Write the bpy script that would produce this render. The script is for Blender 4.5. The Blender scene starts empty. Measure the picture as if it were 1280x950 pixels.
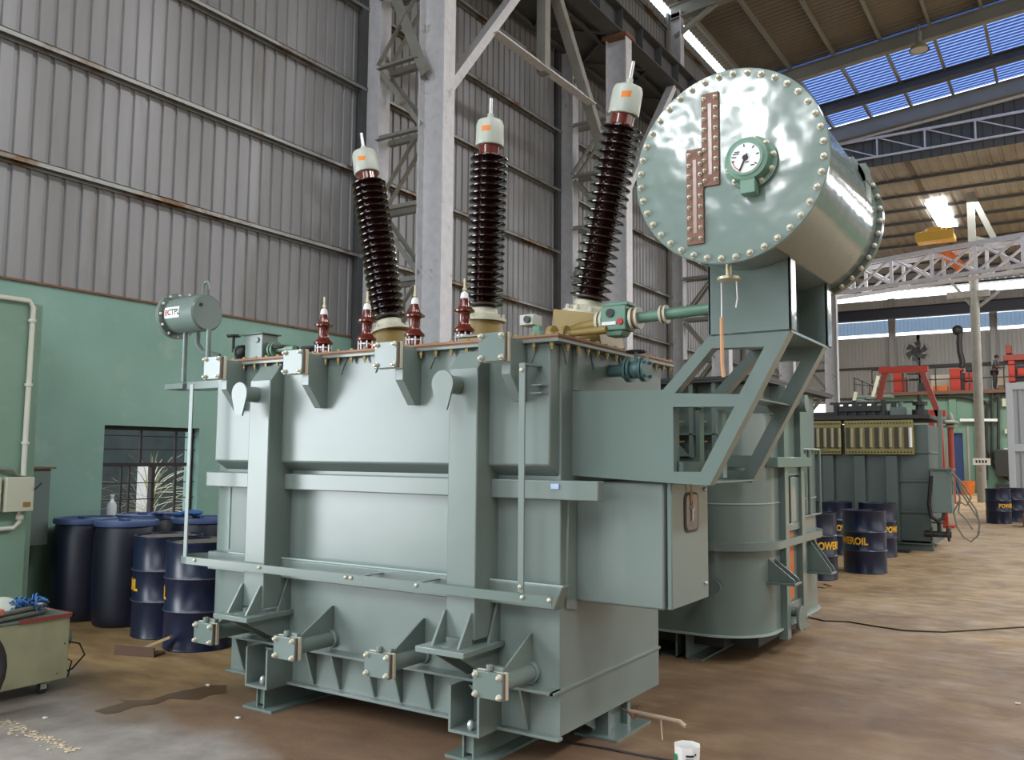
import bpy, bmesh, math, random
from mathutils import Vector, Matrix
random.seed(7)
PI = math.pi
sc = bpy.context.scene
COL = sc.collection
OFF = {}

# ---------------------------------------------------------------- camera
FPX = 1081.5
PITCH, ROLL, YAW = math.radians(5.03), math.radians(.46), math.radians(33.11)
CAM = Vector((0, 0, 1.52))
_c, _s = math.cos, math.sin
FW = Vector((-_s(YAW) * _c(PITCH), _c(YAW) * _c(PITCH), _s(PITCH)))
_R = Vector((_c(YAW), _s(YAW), 0)); _U = _R.cross(FW)
RT = _c(ROLL) * _R + _s(ROLL) * _U
UP = -_s(ROLL) * _R + _c(ROLL) * _U
cd = bpy.data.cameras.new('camera'); cam = bpy.data.objects.new('camera', cd); COL.objects.link(cam)
cd.sensor_width = 36; cd.lens = FPX / 1280 * 36; cd.clip_end = 300
M = Matrix((( RT.x, UP.x, -FW.x, CAM.x), (RT.y, UP.y, -FW.y, CAM.y), (RT.z, UP.z, -FW.z, CAM.z), (0, 0, 0, 1)))
cam.matrix_world = M
sc.camera = cam

def at(x, y, X=None, Y=None, Z=None):
    """the point of a real plane (X, Y or Z constant) seen at a place of the survey photo"""
    d = RT * (x - 640) / FPX - UP * (y - 475) / FPX + FW
    if X is not None: t = (X - CAM.x) / d.x
    elif Y is not None: t = (Y - CAM.y) / d.y
    else: t = (Z - CAM.z) / d.z
    return CAM + d * t

# ---------------------------------------------------------------- materials
def srgb(r, g, b):
    f = lambda c: (c / 255 / 12.92) if c / 255 <= .04045 else ((c / 255 + .055) / 1.055) ** 2.4
    return (f(r), f(g), f(b), 1)

def mat(name, col, rough=.5, metal=0, col2=None, nscale=3, namt=.5, bump=0, bscale=20, coat=0, stretch=None,
        col3=None, n3=1.2, t3=(.55, .7), emit=0, rvar=0, spec=.5, bdist=.01, bdet=3):
    m = bpy.data.materials.new(name); m.use_nodes = True
    nt = m.node_tree; b = nt.nodes['Principled BSDF']; L = nt.links.new; N = nt.nodes.new
    b.inputs['Base Color'].default_value = col
    b.inputs['Roughness'].default_value = rough
    b.inputs['Metallic'].default_value = metal
    b.inputs['Specular IOR Level'].default_value = spec
    if coat: b.inputs['Coat Weight'].default_value = coat; b.inputs['Coat Roughness'].default_value = .08
    if emit: b.inputs['Emission Color'].default_value = col; b.inputs['Emission Strength'].default_value = emit
    geo = N('ShaderNodeNewGeometry'); mp = N('ShaderNodeMapping'); L(geo.outputs['Position'], mp.inputs['Vector'])
    if stretch: mp.inputs['Scale'].default_value = stretch
    last = None
    if col2:
        n = N('ShaderNodeTexNoise'); n.inputs['Scale'].default_value = nscale; n.inputs['Detail'].default_value = 6
        L(mp.outputs[0], n.inputs['Vector'])
        r = N('ShaderNodeMapRange'); r.inputs[1].default_value = .35; r.inputs[2].default_value = .7; r.inputs[4].default_value = namt
        L(n.outputs[0], r.inputs[0])
        x = N('ShaderNodeMix'); x.data_type = 'RGBA'; x.inputs[6].default_value = col; x.inputs[7].default_value = col2
        L(r.outputs[0], x.inputs[0]); last = x.outputs[2]
        if rvar:
            rr = N('ShaderNodeMapRange'); rr.inputs[1].default_value = .3; rr.inputs[2].default_value = .7
            rr.inputs[3].default_value = rough - rvar; rr.inputs[4].default_value = rough + rvar
            L(n.outputs[0], rr.inputs[0]); L(rr.outputs[0], b.inputs['Roughness'])
    if col3:
        n = N('ShaderNodeTexNoise'); n.inputs['Scale'].default_value = n3; n.inputs['Detail'].default_value = 8
        n.inputs['Roughness'].default_value = .65
        L(mp.outputs[0], n.inputs['Vector'])
        r = N('ShaderNodeMapRange'); r.inputs[1].default_value = t3[0]; r.inputs[2].default_value = t3[1]
        L(n.outputs[0], r.inputs[0])
        x = N('ShaderNodeMix'); x.data_type = 'RGBA'; x.inputs[7].default_value = col3
        if last: L(last, x.inputs[6])
        else: x.inputs[6].default_value = col
        L(r.outputs[0], x.inputs[0]); last = x.outputs[2]
    if last: L(last, b.inputs['Base Color'])
    if bump:
        n = N('ShaderNodeTexNoise'); n.inputs['Scale'].default_value = bscale; n.inputs['Detail'].default_value = bdet
        L(geo.outputs['Position'], n.inputs['Vector'])
        bp = N('ShaderNodeBump'); bp.inputs['Strength'].default_value = bump; bp.inputs['Distance'].default_value = bdist
        L(n.outputs[0], bp.inputs['Height']); L(bp.outputs[0], b.inputs['Normal'])
        if coat: L(bp.outputs[0], b.inputs['Coat Normal'])
    return m

S = srgb
M_PAINT = mat('sage_green_paint', S(118, 131, 125), .27, col2=S(127, 139, 134), nscale=1.6, namt=.5, bump=.3, bscale=5, bdet=1, bdist=.005)
M_PAINTG = mat('sage_green_gloss', S(116, 131, 126), .13, bump=.5, bscale=7, bdist=.006)
M_PAINTG2 = mat('grey_green_gloss', S(110, 125, 119), .2, bump=.2, bscale=5, bdist=.003)
M_GAUGE = mat('gauge_green', S(104, 140, 120), .35)
M_NUT = mat('pale_brass_nut', S(200, 192, 160), .35, metal=.4)
M_NUTD = mat('dull_brass_nut', S(170, 150, 95), .4, metal=.4)
M_BOLT = mat('pale_bolt', S(214, 210, 190), .3, metal=.25)
M_RUST = mat('rust_gasket', S(132, 92, 68), .7, col2=S(95, 62, 45), nscale=30)
M_COPPER = mat('rubber_cork_brown', S(122, 84, 66), .5, col2=S(104, 70, 54), nscale=25)
M_GOLD = mat('ochre_primer', S(150, 128, 72), .42, col2=S(130, 108, 58), nscale=12, bump=.1)
M_PORC = mat('dark_brown_porcelain', S(36, 15, 12), .12, coat=.6)
M_PORCR = mat('red_brown_porcelain', S(100, 40, 28), .14, coat=.6)
M_CAP = mat('pale_grey_cap', S(180, 186, 174), .35)
M_CREAM = mat('cream_paint', S(196, 194, 172), .4)
M_SILVER = mat('silver_rod', S(205, 205, 205), .3, metal=.6)
M_ORANGE = mat('orange_label', S(225, 130, 40), .5)
M_ORANGEP = mat('orange_panel', S(205, 108, 36), .5, col2=S(180, 88, 30), nscale=8)
M_WHITE = mat('white_label', S(232, 232, 228), .5)
M_BLACK = mat('black_rubber', S(24, 24, 26), .5)
M_INK = mat('dark_ink', S(40, 34, 40), .6)
M_REDINK = mat('red_ink', S(190, 40, 45), .6)
M_GLASS = mat('dark_window', S(92, 80, 74), .12)
M_DIAL = mat('dial_face', S(222, 224, 222), .3)
M_SHEET = mat('grey_metal_sheet', S(150, 150, 152), .45, metal=.2, col2=S(122, 122, 120), nscale=1.2, namt=.9, stretch=(1, 1, .16), col3=S(100, 94, 80), n3=1.1, t3=(.56, .8), rvar=.1)
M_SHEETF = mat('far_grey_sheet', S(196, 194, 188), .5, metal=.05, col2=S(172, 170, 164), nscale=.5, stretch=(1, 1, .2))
M_SHEETB = mat('bluish_sheet', S(122, 148, 170), .5, col2=S(140, 160, 176), nscale=.4)
M_ROOF = mat('roof_sheet', S(128, 122, 108), .55, metal=.1, col2=S(96, 90, 80), nscale=.35, namt=.9, stretch=(1, .5, 1))
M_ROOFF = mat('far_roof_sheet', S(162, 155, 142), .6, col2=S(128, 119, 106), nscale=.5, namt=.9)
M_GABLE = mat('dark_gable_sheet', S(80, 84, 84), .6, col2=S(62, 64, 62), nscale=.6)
M_GALV = mat('galvanised_angle', S(150, 152, 148), .4, metal=.4, col3=S(112, 84, 56), n3=1.3, t3=(.5, .62))
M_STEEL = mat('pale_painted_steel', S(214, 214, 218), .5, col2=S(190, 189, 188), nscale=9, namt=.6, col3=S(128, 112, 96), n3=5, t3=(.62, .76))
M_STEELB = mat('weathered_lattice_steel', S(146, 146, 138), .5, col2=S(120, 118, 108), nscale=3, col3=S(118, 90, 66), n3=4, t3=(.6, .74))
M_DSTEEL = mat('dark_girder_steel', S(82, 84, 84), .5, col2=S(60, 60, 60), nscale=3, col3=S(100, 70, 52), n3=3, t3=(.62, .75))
M_BEAMF = mat('roof_beam_grey', S(136, 136, 126), .5, col2=S(110, 110, 102), nscale=1)
M_PLASTER = mat('green_plaster', S(142, 178, 165), .75, col2=S(130, 166, 152), nscale=1.3, namt=.9, col3=S(158, 184, 172), n3=2.2, t3=(.56, .74), bump=.15, bscale=18)
M_PLASTERP = mat('green_pier_plaster', S(126, 156, 136), .7, col2=S(110, 140, 124), nscale=1.5, col3=S(150, 164, 146), n3=1.7, t3=(.55, .7))
M_GREENF = mat('far_green_wall', S(114, 146, 126), .75, col2=S(98, 130, 112), nscale=.8)
M_PIPEW = mat('white_pipe', S(208, 208, 194), .45)
M_BOXW = mat('beige_box', S(190, 192, 172), .5)
M_CABG = mat('grey_cabinet_paint', S(108, 124, 118), .5)
M_CART = mat('olive_cream_enamel', S(166, 164, 132), .45, col2=S(144, 142, 112), nscale=5, namt=.8, col3=S(118, 118, 84), n3=7, t3=(.62, .8))
M_REDT = mat('faded_red_trim', S(140, 64, 54), .5)
M_HOSE = mat('grey_cable', S(118, 118, 108), .6)
M_HOSEB = mat('black_cable', S(38, 34, 36), .55)
M_RAG = mat('blue_cloth', S(58, 104, 160), .85, bump=.6, bscale=60)
M_NAVY = mat('navy_drum', S(20, 30, 58), .3, col2=S(13, 20, 38), nscale=4, col3=S(60, 58, 62), n3=6, t3=(.68, .8))
M_NAVYR = mat('drum_hoop', S(70, 76, 92), .35)
M_BLUEP = mat('blue_plastic', S(18, 26, 48), .42, col2=S(22, 23, 27), nscale=2.5, namt=.9)
M_BLUEL = mat('blue_lid', S(70, 90, 134), .45, col2=S(58, 70, 100), nscale=6)
M_YEL = mat('yellow_lettering', S(226, 172, 40), .5)
M_DRTOP = mat('dusty_drum_top', S(128, 118, 100), .5, col2=S(96, 88, 78), nscale=8)
M_DARK = mat('dark_grime', S(46, 46, 44), .5, col2=S(34, 34, 32), nscale=5)
M_T3 = mat('slate_green_paint', S(82, 96, 93), .4, col2=S(70, 84, 80), nscale=2)
M_T3G = mat('ochre_gauge_strip', S(146, 136, 78), .45, col2=S(116, 108, 62), nscale=6)
M_RED = mat('orange_red_paint', S(192, 58, 38), .5, col2=S(170, 50, 34), nscale=2)
M_REDM = mat('dark_red_steel', S(150, 64, 48), .5)
M_YCRANE = mat('crane_yellow', S(202, 158, 50), .5)
M_BLUEPAN = mat('navy_panel', S(44, 62, 104), .5)
M_GREYDOOR = mat('pale_grey_door', S(170, 176, 180), .5)
M_WOOD = mat('raw_timber', S(176, 150, 116), .8, col2=S(150, 120, 86), nscale=20)
M_SKIN = mat('skin', S(120, 84, 66), .6)
M_SHIRT = mat('dark_shirt', S(66, 64, 74), .8)
M_TROUS = mat('dark_trousers', S(48, 46, 46), .8)
M_HAIR = mat('black_hair', S(18, 16, 16), .6)
M_LEAF = mat('dry_palm_leaf', S(206, 196, 160), .6)
M_OUT = mat('outdoor_grey_wall', S(92, 96, 98), .8, col2=S(62, 66, 68), nscale=3)
M_GROUND = mat('outdoor_ground', S(130, 112, 88), .9)
M_CRATE = mat('cream_crate', S(224, 212, 190), .7)
M_STRING = mat('tan_string', S(196, 150, 112), .8)
M_OIL = mat('wet_oil', S(98, 78, 54), .3)
M_GREENC = mat('bright_green_plastic', S(52, 140, 96), .4)
M_WELD = mat('weld_seam', S(160, 178, 172), .35)

def floor_mat():
    m = bpy.data.materials.new('worn_concrete'); m.use_nodes = True
    nt = m.node_tree; b = nt.nodes['Principled BSDF']; L = nt.links.new; N = nt.nodes.new
    geo = N('ShaderNodeNewGeometry'); sep = N('ShaderNodeSeparateXYZ'); L(geo.outputs['Position'], sep.inputs[0])
    def noise(s, d=6, st=None, rough=.6):
        n = N('ShaderNodeTexNoise'); n.inputs['Scale'].default_value = s; n.inputs['Detail'].default_value = d
        n.inputs['Roughness'].default_value = rough
        if st:
            mp = N('ShaderNodeMapping'); mp.inputs['Scale'].default_value = st; L(geo.outputs['Position'], mp.inputs[0]); L(mp.outputs[0], n.inputs['Vector'])
        else: L(geo.outputs['Position'], n.inputs['Vector'])
        return n.outputs[0]
    def rng(src, a, c, lo=0, hi=1):
        r = N('ShaderNodeMapRange'); r.inputs[1].default_value = a; r.inputs[2].default_value = c
        r.inputs[3].default_value = lo; r.inputs[4].default_value = hi; L(src, r.inputs[0]); return r.outputs[0]
    def mix(f, a, c):
        x = N('ShaderNodeMix'); x.data_type = 'RGBA'
        for s, i in ((a, 6), (c, 7)):
            if isinstance(s, tuple): x.inputs[i].default_value = s
            else: L(s, x.inputs[i])
        if isinstance(f, float): x.inputs[0].default_value = f
        else: L(f, x.inputs[0])
        return x.outputs[2]
    def math_(op, a, c):
        x = N('ShaderNodeMath'); x.operation = op
        for s, i in ((a, 0), (c, 1)):
            if isinstance(s, (int, float)): x.inputs[i].default_value = s
            else: L(s, x.inputs[i])
        return x.outputs[0]
    base = mix(rng(noise(.9), .35, .65), S(178, 150, 110), S(142, 114, 82))
    base = mix(rng(noise(3.2, 9, (1, 2.4, 1)), .45, .7), base, S(198, 172, 134))
    base = mix(rng(noise(1.5, 9), .55, .75), base, S(104, 80, 60))
    # brown worn band beside the big transformer
    dx = math_('ADD', math_('MULTIPLY', sep.outputs[1], .12), math_('MULTIPLY', noise(.8), 1.2))
    brown = rng(dx, 1.1, 1.9, .85, 0)
    base = mix(brown, base, mix(rng(noise(2.5), .4, .7), S(112, 86, 68), S(92, 70, 56)))
    # grey screed patch in the foreground at the left: y < 3.1
    e = math_('ADD', math_('SUBTRACT', sep.outputs[1], math_('MULTIPLY', noise(1.1, 5), 1.3)), math_('MULTIPLY', sep.outputs[0], .16))
    grey = rng(e, 1.95, 1.6)
    xm = rng(sep.outputs[0], -2.2, -3.0)
    grey = math_('MULTIPLY', grey, xm)
    base = mix(grey, base, mix(rng(noise(4, 8), .35, .7), S(158, 150, 142), S(126, 118, 112)))
    ochre = math_('MULTIPLY', rng(sep.outputs[0], -4.4, -5.2), rng(e, 1.7, 2.1))
    base = mix(math_('MULTIPLY', ochre, .75), base, mix(rng(noise(2, 7, (1, 3, 1)), .35, .65), S(184, 154, 106), S(136, 110, 72)))
    L(base, b.inputs['Base Color'])
    L(rng(noise(2.2), .3, .7, .38, .7), b.inputs['Roughness'])
    bp = N('ShaderNodeBump'); bp.inputs['Strength'].default_value = .25; bp.inputs['Distance'].default_value = .01
    L(noise(14, 8), bp.inputs['Height']); L(bp.outputs[0], b.inputs['Normal'])
    return m
M_FLOOR = floor_mat()

def translucent(name, col, mixw=.35):
    m = bpy.data.materials.new(name); m.use_nodes = True
    nt = m.node_tree; nt.nodes.clear(); N = nt.nodes.new; L = nt.links.new
    o = N('ShaderNodeOutputMaterial'); t = N('ShaderNodeBsdfTranslucent'); d = N('ShaderNodeBsdfDiffuse'); x = N('ShaderNodeMixShader')
    t.inputs[0].default_value = col; d.inputs[0].default_value = col; x.inputs[0].default_value = mixw
    L(t.outputs[0], x.inputs[1]); L(d.outputs[0], x.inputs[2]); L(x.outputs[0], o.inputs[0])
    return m
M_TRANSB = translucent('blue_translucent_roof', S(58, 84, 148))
def ribbed(m, ca, cb):  # shading between the ribs, painted into the colour as dark and light stripes
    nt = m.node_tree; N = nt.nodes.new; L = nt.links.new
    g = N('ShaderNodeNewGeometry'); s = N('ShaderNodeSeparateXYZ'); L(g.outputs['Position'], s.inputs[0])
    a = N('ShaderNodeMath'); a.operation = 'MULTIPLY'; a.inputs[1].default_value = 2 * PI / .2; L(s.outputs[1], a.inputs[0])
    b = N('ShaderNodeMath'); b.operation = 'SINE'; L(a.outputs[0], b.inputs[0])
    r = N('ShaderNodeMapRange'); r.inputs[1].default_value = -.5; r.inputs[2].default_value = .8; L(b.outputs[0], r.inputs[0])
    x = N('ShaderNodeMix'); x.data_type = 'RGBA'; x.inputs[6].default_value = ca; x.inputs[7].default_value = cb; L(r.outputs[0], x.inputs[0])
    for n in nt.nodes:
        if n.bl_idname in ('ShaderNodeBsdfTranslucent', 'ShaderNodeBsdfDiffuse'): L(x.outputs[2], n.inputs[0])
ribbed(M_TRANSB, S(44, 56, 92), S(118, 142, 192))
M_SHEETB = translucent('bluish_translucent_sheet', S(112, 128, 142), .6)
M_TRANSW = translucent('white_rooflight', (.95, .95, .95, 1), .05)

# ---------------------------------------------------------------- mesh builder
class MB:
    def __init__(s): s.v = []; s.f = []; s.mi = []; s.cur = 0
    def add(s, vs, fs):
        k = len(s.v); s.v += [tuple(p) for p in vs]; s.f += [tuple(i + k for i in f) for f in fs]; s.mi += [s.cur] * len(fs); return s
    def box(s, x0, x1, y0, y1, z0, z1):
        vs = [(x, y, z) for z in (z0, z1) for y in (y0, y1) for x in (x0, x1)]
        return s.add(vs, [(0, 2, 3, 1), (4, 5, 7, 6), (0, 1, 5, 4), (2, 6, 7, 3), (0, 4, 6, 2), (1, 3, 7, 5)])
    def prism(s, pts, ax, a, b):
        """pts: 2-D outline in the plane normal to axis ax, extruded a..b"""
        n = len(pts)
        def p(u, w, t): return {'X': (t, u, w), 'Y': (u, t, w), 'Z': (u, w, t)}[ax]
        vs = [p(u, w, a) for u, w in pts] + [p(u, w, b) for u, w in pts]
        ar = sum(pts[i][0] * pts[(i + 1) % n][1] - pts[(i + 1) % n][0] * pts[i][1] for i in range(n))
        flip = (ar > 0) != (ax == 'Y')
        if b < a: flip = not flip
        f0 = tuple(range(n)); f1 = tuple(range(2 * n - 1, n - 1, -1))
        fs = [tuple(reversed(f0)) if flip else f0, tuple(reversed(f1)) if flip else f1]
        for i in range(n):
            j = (i + 1) % n
            q = (i, j, n + j, n + i)
            fs.append(q if flip else tuple(reversed(q)))
        return s.add(vs, fs)
    def frame(s, d):
        d = Vector(d).normalized(); a = Vector((0, 0, 1)) if abs(d.z) < .9 else Vector((1, 0, 0))
        u = d.cross(a).normalized(); return d, u, d.cross(u).normalized()
    def cyl(s, p, q, r, r2=None, n=20):
        return s.lathe([(r, 0), (r if r2 is None else r2, (Vector(q) - Vector(p)).length)], p, Vector(q) - Vector(p), n)
    def lathe(s, prof, p, d, n=24, cap=True):
        p = Vector(p); d, u, w = s.frame(d); vs = []; fs = []
        for r, h in prof:
            for k in range(n):
                t = 2 * PI * k / n; vs.append(p + d * h + (u * _c(t) + w * _s(t)) * max(r, 1e-5))
        m = len(prof)
        for i in range(m - 1):
            for k in range(n):
                j = (k + 1) % n; fs.append((i * n + k, (i + 1) * n + k, (i + 1) * n + j, i * n + j))
        if cap:
            fs.append(tuple(range(n))); fs.append(tuple(reversed(range((m - 1) * n, m * n))))
        return s.add(vs, fs)
    def bar(s, p, q, w, h, up=(0, 0, 1)):
        p, q = Vector(p), Vector(q); d = (q - p).normalized(); u = d.cross(Vector(up))
        if u.length < 1e-3: u = d.cross(Vector((1, 0, 0)))
        u.normalize(); z = u.cross(d).normalized(); vs = []
        for e in (p, q):
            for a, b in ((-1, -1), (1, -1), (1, 1), (-1, 1)): vs.append(e + u * a * w / 2 + z * b * h / 2)
        return s.add(vs, [(0, 1, 2, 3), (7, 6, 5, 4), (0, 4, 5, 1), (1, 5, 6, 2), (2, 6, 7, 3), (3, 7, 4, 0)])
    def angle(s, p, q, w, t=.008, up=(0, 0, 1), fl=1):
        """an L-section steel angle"""
        p, q = Vector(p), Vector(q); d = (q - p).normalized(); u = d.cross(Vector(up))
        if u.length < 1e-3: u = d.cross(Vector((1, 0, 0)))
        u.normalize(); z = u.cross(d).normalized()
        s.bar(p + u * fl * (w / 2), q + u * fl * (w / 2), w, t, up); s.bar(p + z * (w / 2), q + z * (w / 2), t, w, up); return s
    def tube(s, path, r, n=10, closed=False, flat=None):
        P = [Vector(a) for a in path]; m = len(P); vs = []; fs = []; u = None
        for i in range(m):
            a = P[(i - 1) % m] if (i or closed) else P[i]; b = P[(i + 1) % m] if (i < m - 1 or closed) else P[i]
            d = (b - a).normalized()
            if u is None: _, u, _ = s.frame(d)
            u = (u - d * u.dot(d)).normalized(); w = d.cross(u)
            for k in range(n):
                t = 2 * PI * k / n; vs.append(P[i] + (u * _c(t) + w * _s(t)) * r)
        e = m if closed else m - 1
        for i in range(e):
            for k in range(n):
                j = (k + 1) % n; i2 = (i + 1) % m; fs.append((i * n + k, i * n + j, i2 * n + j, i2 * n + k))
        if not closed: fs.append(tuple(reversed(range(n)))); fs.append(tuple(range((m - 1) * n, m * n)))
        return s.add(vs, fs)
    def ribbon(s, path, t, h):
        """a flat bar bent along a level path: thickness t, height h"""
        P = [Vector(a) for a in path]; vs = []; fs = []; m = len(P)
        for i in range(m):
            d = (P[min(i + 1, m - 1)] - P[max(i - 1, 0)]).normalized(); u = Vector((d.y, -d.x, 0)).normalized()
            for a, b in ((-1, -1), (1, -1), (1, 1), (-1, 1)): vs.append(P[i] + u * a * t / 2 + Vector((0, 0, b * h / 2)))
        for i in range(m - 1):
            for k in range(4):
                j = (k + 1) % 4; fs.append((i * 4 + k, i * 4 + j, i * 4 + 4 + j, i * 4 + 4 + k))
        fs += [(3, 2, 1, 0), tuple(range(4 * m - 4, 4 * m))]
        return s.add(vs, fs)
    def ball(s, c, r, n=14, m=8, sc_=(1, 1, 1)):
        pr = [(r * _s(PI * i / m), -r * _c(PI * i / m)) for i in range(m + 1)]
        k = len(s.v); s.lathe(pr, (0, 0, 0), (0, 0, 1), n, False)
        s.v[k:] = [(c[0] + x * sc_[0], c[1] + y * sc_[1], c[2] + z * sc_[2]) for x, y, z in s.v[k:]]; return s
    def xf(s, M4, k=0):
        s.v[k:] = [tuple(M4 @ Vector(p)) for p in s.v[k:]]; return s
    def build(s, name, m, parent=None, bevel=0, smooth=35, world=True, label=None):
        me = bpy.data.meshes.new(name)
        off = OFF.get(parent.name, Vector((0, 0, 0))) if parent else Vector((0, 0, 0))
        if not world: off = Vector((0, 0, 0))
        me.from_pydata([tuple(Vector(p) - off) for p in s.v], [], s.f); me.validate()
        _b = bmesh.new(); _b.from_mesh(me); bmesh.ops.recalc_face_normals(_b, faces=_b.faces); _b.to_mesh(me); _b.free()
        for mm in (m if isinstance(m, (list, tuple)) else [m]): me.materials.append(mm)
        if any(s.mi) and len(me.polygons) == len(s.mi): me.polygons.foreach_set('material_index', s.mi)
        if smooth:
            me.polygons.foreach_set('use_smooth', [True] * len(me.polygons)); me.set_sharp_from_angle(angle=math.radians(smooth))
        me.update()
        return link(name, me, parent, off, bevel, label)

def link(name, me, parent=None, off=Vector((0, 0, 0)), bevel=0, label=None, loc=None):
    o = bpy.data.objects.new(name, me); COL.objects.link(o)
    if parent: o.parent = parent
    if loc is not None: o.location = loc
    OFF[o.name] = off
    if bevel:
        b = o.modifiers.new('bevel', 'BEVEL'); b.width = bevel; b.segments = 2; b.limit_method = 'ANGLE'; b.angle_limit = .7
        b.harden_normals = False
    if label: o['label'] = label
    return o

def tag(o, label=None, cat=None, group=None, kind=None):
    if label: o['label'] = label
    if cat: o['category'] = cat
    if group: o['group'] = group
    if kind: o['kind'] = kind
    return o

def thing(name, label, cat, loc=(0, 0, 0), rz=0, group=None):
    o = bpy.data.objects.new(name, None); COL.objects.link(o); o.location = loc; o.rotation_euler = (0, 0, rz)
    o.empty_display_size = .1; OFF[o.name] = Vector(loc)
    return tag(o, label, cat, group)

def dup(root, loc, rz=0, label=None, group=None):
    r = root.copy(); COL.objects.link(r); r.location = loc; r.rotation_euler = (0, 0, rz)
    if label: r['label'] = label
    if group: r['group'] = group
    for ch in list(root.children):
        c = ch.copy(); COL.objects.link(c); c.parent = r
        for g in list(ch.children):
            d = g.copy(); COL.objects.link(d); d.parent = c
    return r

def struct(o): o['kind'] = 'structure'; return o

def spread(name, mb, m, parent, pts, rots=None, label=None):
    """one small mesh (a bolt), repeated as an object of its own at each world point of the list"""
    first = None; off = OFF[parent.name]
    for i, p in enumerate(pts):
        if first is None:
            first = mb.build(name, m, parent, world=False); o = first
        else:
            o = first.copy(); COL.objects.link(o); o.parent = parent
        o.location = Vector(p) - off
        if rots is not None: o.rotation_euler = rots[i] if isinstance(rots, list) else rots
        if label: o['label'] = label
    return first

def bolt_mb(r, h, dome=True):
    """a bolt head pointing to -Y"""
    b = MB()
    b.lathe([(r * 1.25, 0), (r * 1.25, h * .18)], (0, 0, 0), (0, -1, 0), 12)
    if dome: b.lathe([(r, h * .18), (r, h * .6), (r * .8, h * .85), (r * .4, h)], (0, 0, 0), (0, -1, 0), 8)
    else: b.lathe([(r, h * .18), (r, h)], (0, 0, 0), (0, -1, 0), 6)
    return b

def text_geo(txt, size, bold=0, extrude=.001):
    cu = bpy.data.curves.new('txt', 'FONT'); cu.body = txt; cu.size = size; cu.offset = bold; cu.extrude = extrude
    cu.align_x = 'CENTER'; cu.align_y = 'CENTER'; cu.resolution_u = 3
    o = bpy.data.objects.new('txt', cu); COL.objects.link(o); bpy.context.view_layer.update()
    me = bpy.data.meshes.new_from_object(o.evaluated_get(bpy.context.evaluated_depsgraph_get()))
    vs = [v.co.copy() for v in me.vertices]; fs = [tuple(p.vertices) for p in me.polygons]
    bpy.data.objects.remove(o); bpy.data.curves.remove(cu); bpy.data.meshes.remove(me)
    return vs, fs

def arc(cx, cy, r, a0, a1, n=8):
    return [(cx + r * _c(math.radians(a0 + (a1 - a0) * i / n)), cy + r * _s(math.radians(a0 + (a1 - a0) * i / n))) for i in range(n + 1)]
# ================================================================ the hall
WX = -8.2                     # inner face of the left wall
HY = 30.7                     # gable between the two halls
def corr(fn, a0, a1, pitch=.172, d=.022, rib=.03, fl=.012):
    """trapezoid sheet: fn(t, depth, k) gives the point at distance t for the two ends k = 0, 1"""
    b = MB(); pts = []; t = a0
    while t < a1:
        pts += [(t, 0), (t + pitch - rib - 2 * fl, 0), (t + pitch - rib - fl, d), (t + pitch - fl, d)]; t += pitch
    pts.append((a1, 0)); vs = []
    for t, q in pts: vs += [fn(t, q, 0), fn(t, q, 1)]
    return b.add(vs, [(2 * i, 2 * i + 2, 2 * i + 3, 2 * i + 1) for i in range(len(pts) - 1)])

def slab(b, hole_list, x0, x1, y0, y1, z0, z1):
    """a wall slab along Y with rectangular openings (ya, yb, za, zb)"""
    y = y0
    for ya, yb, za, zb in sorted(hole_list):
        b.box(x0, x1, y, ya, z0, z1)
        if za > z0: b.box(x0, x1, ya, yb, z0, za)
        if zb < z1: b.box(x0, x1, ya, yb, zb, z1)
        y = yb
    b.box(x0, x1, y, y1, z0, z1); return b

# floor
fb = MB()
fb.add([(-8.5, -16, 0), (22, -16, 0), (22, HY, 0), (-8.5, HY, 0)], [(0, 1, 2, 3)])
fb.add([(-16, HY, 0), (22, HY, 0), (22, 53, 0), (-16, 53, 0)], [(0, 1, 2, 3)])
struct(fb.build('floor', M_FLOOR, smooth=0))
gb = MB(); gb.box(-40, -8.5, -30, HY + 30, -.3, -.05)
struct(gb.build('trim_1', M_GROUND, smooth=0))

WIN = (5.07, 6.2, .76, 1.8)
GZ = 3.11
wl = slab(MB(), [WIN, (-3.4, 1.3, 0, GZ)], WX - .25, WX, -16, HY, 0, GZ)  # the doorway opening is assumed, out of view
wl = wl.build('wall_left', M_PLASTER, smooth=0); struct(wl)
def wf(t, q, k): return (WX - .03 - q, t, 12.55 if k else GZ - .02)
sh = corr(wf, 1.3, HY); k0 = len(sh.v)
sh2 = corr(wf, -16, -3.4); sh.add(sh2.v, sh2.f)
sh2 = corr(lambda t, q, k: (WX - .03 - q, t, 12.55 if k else 4.6), -3.4, 1.3); sh.add(sh2.v, sh2.f)
sh.build('cladding', M_SHEET, wl, smooth=0, label='grey trapezoidal metal cladding')
for z in (4.26, 5.42, 6.63, 7.8, 8.95, 11.0, 12.2):
    g = MB(); g.bar((WX + .045, 1.3, z), (WX + .045, HY, z), .09, .012); g.bar((WX + .0, 1.3, z - .03), (WX + .0, HY, z - .03), .012, .07)
    g.bar((WX + .085, 1.3, z - .022), (WX + .085, HY, z - .022), .01, .05)
    g.build('girt', M_GALV, wl, smooth=0)
g = MB(); g.bar((WX - .005, 1.3, GZ + .005), (WX - .005, HY, GZ + .005), .07, .02)
g.build('flashing', M_RUST, wl, smooth=0)
# pier against the wall with its pipes
pr_ = MB(); pr_.box(WX, -7.6, 1.9, 4.03, 0, 2.82); pr_.box(WX, -7.64, 4.03, 4.09, 0, 2.82)
struct(pr_.build('trim_2', M_PLASTERP, bevel=.01, smooth=0))

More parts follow.
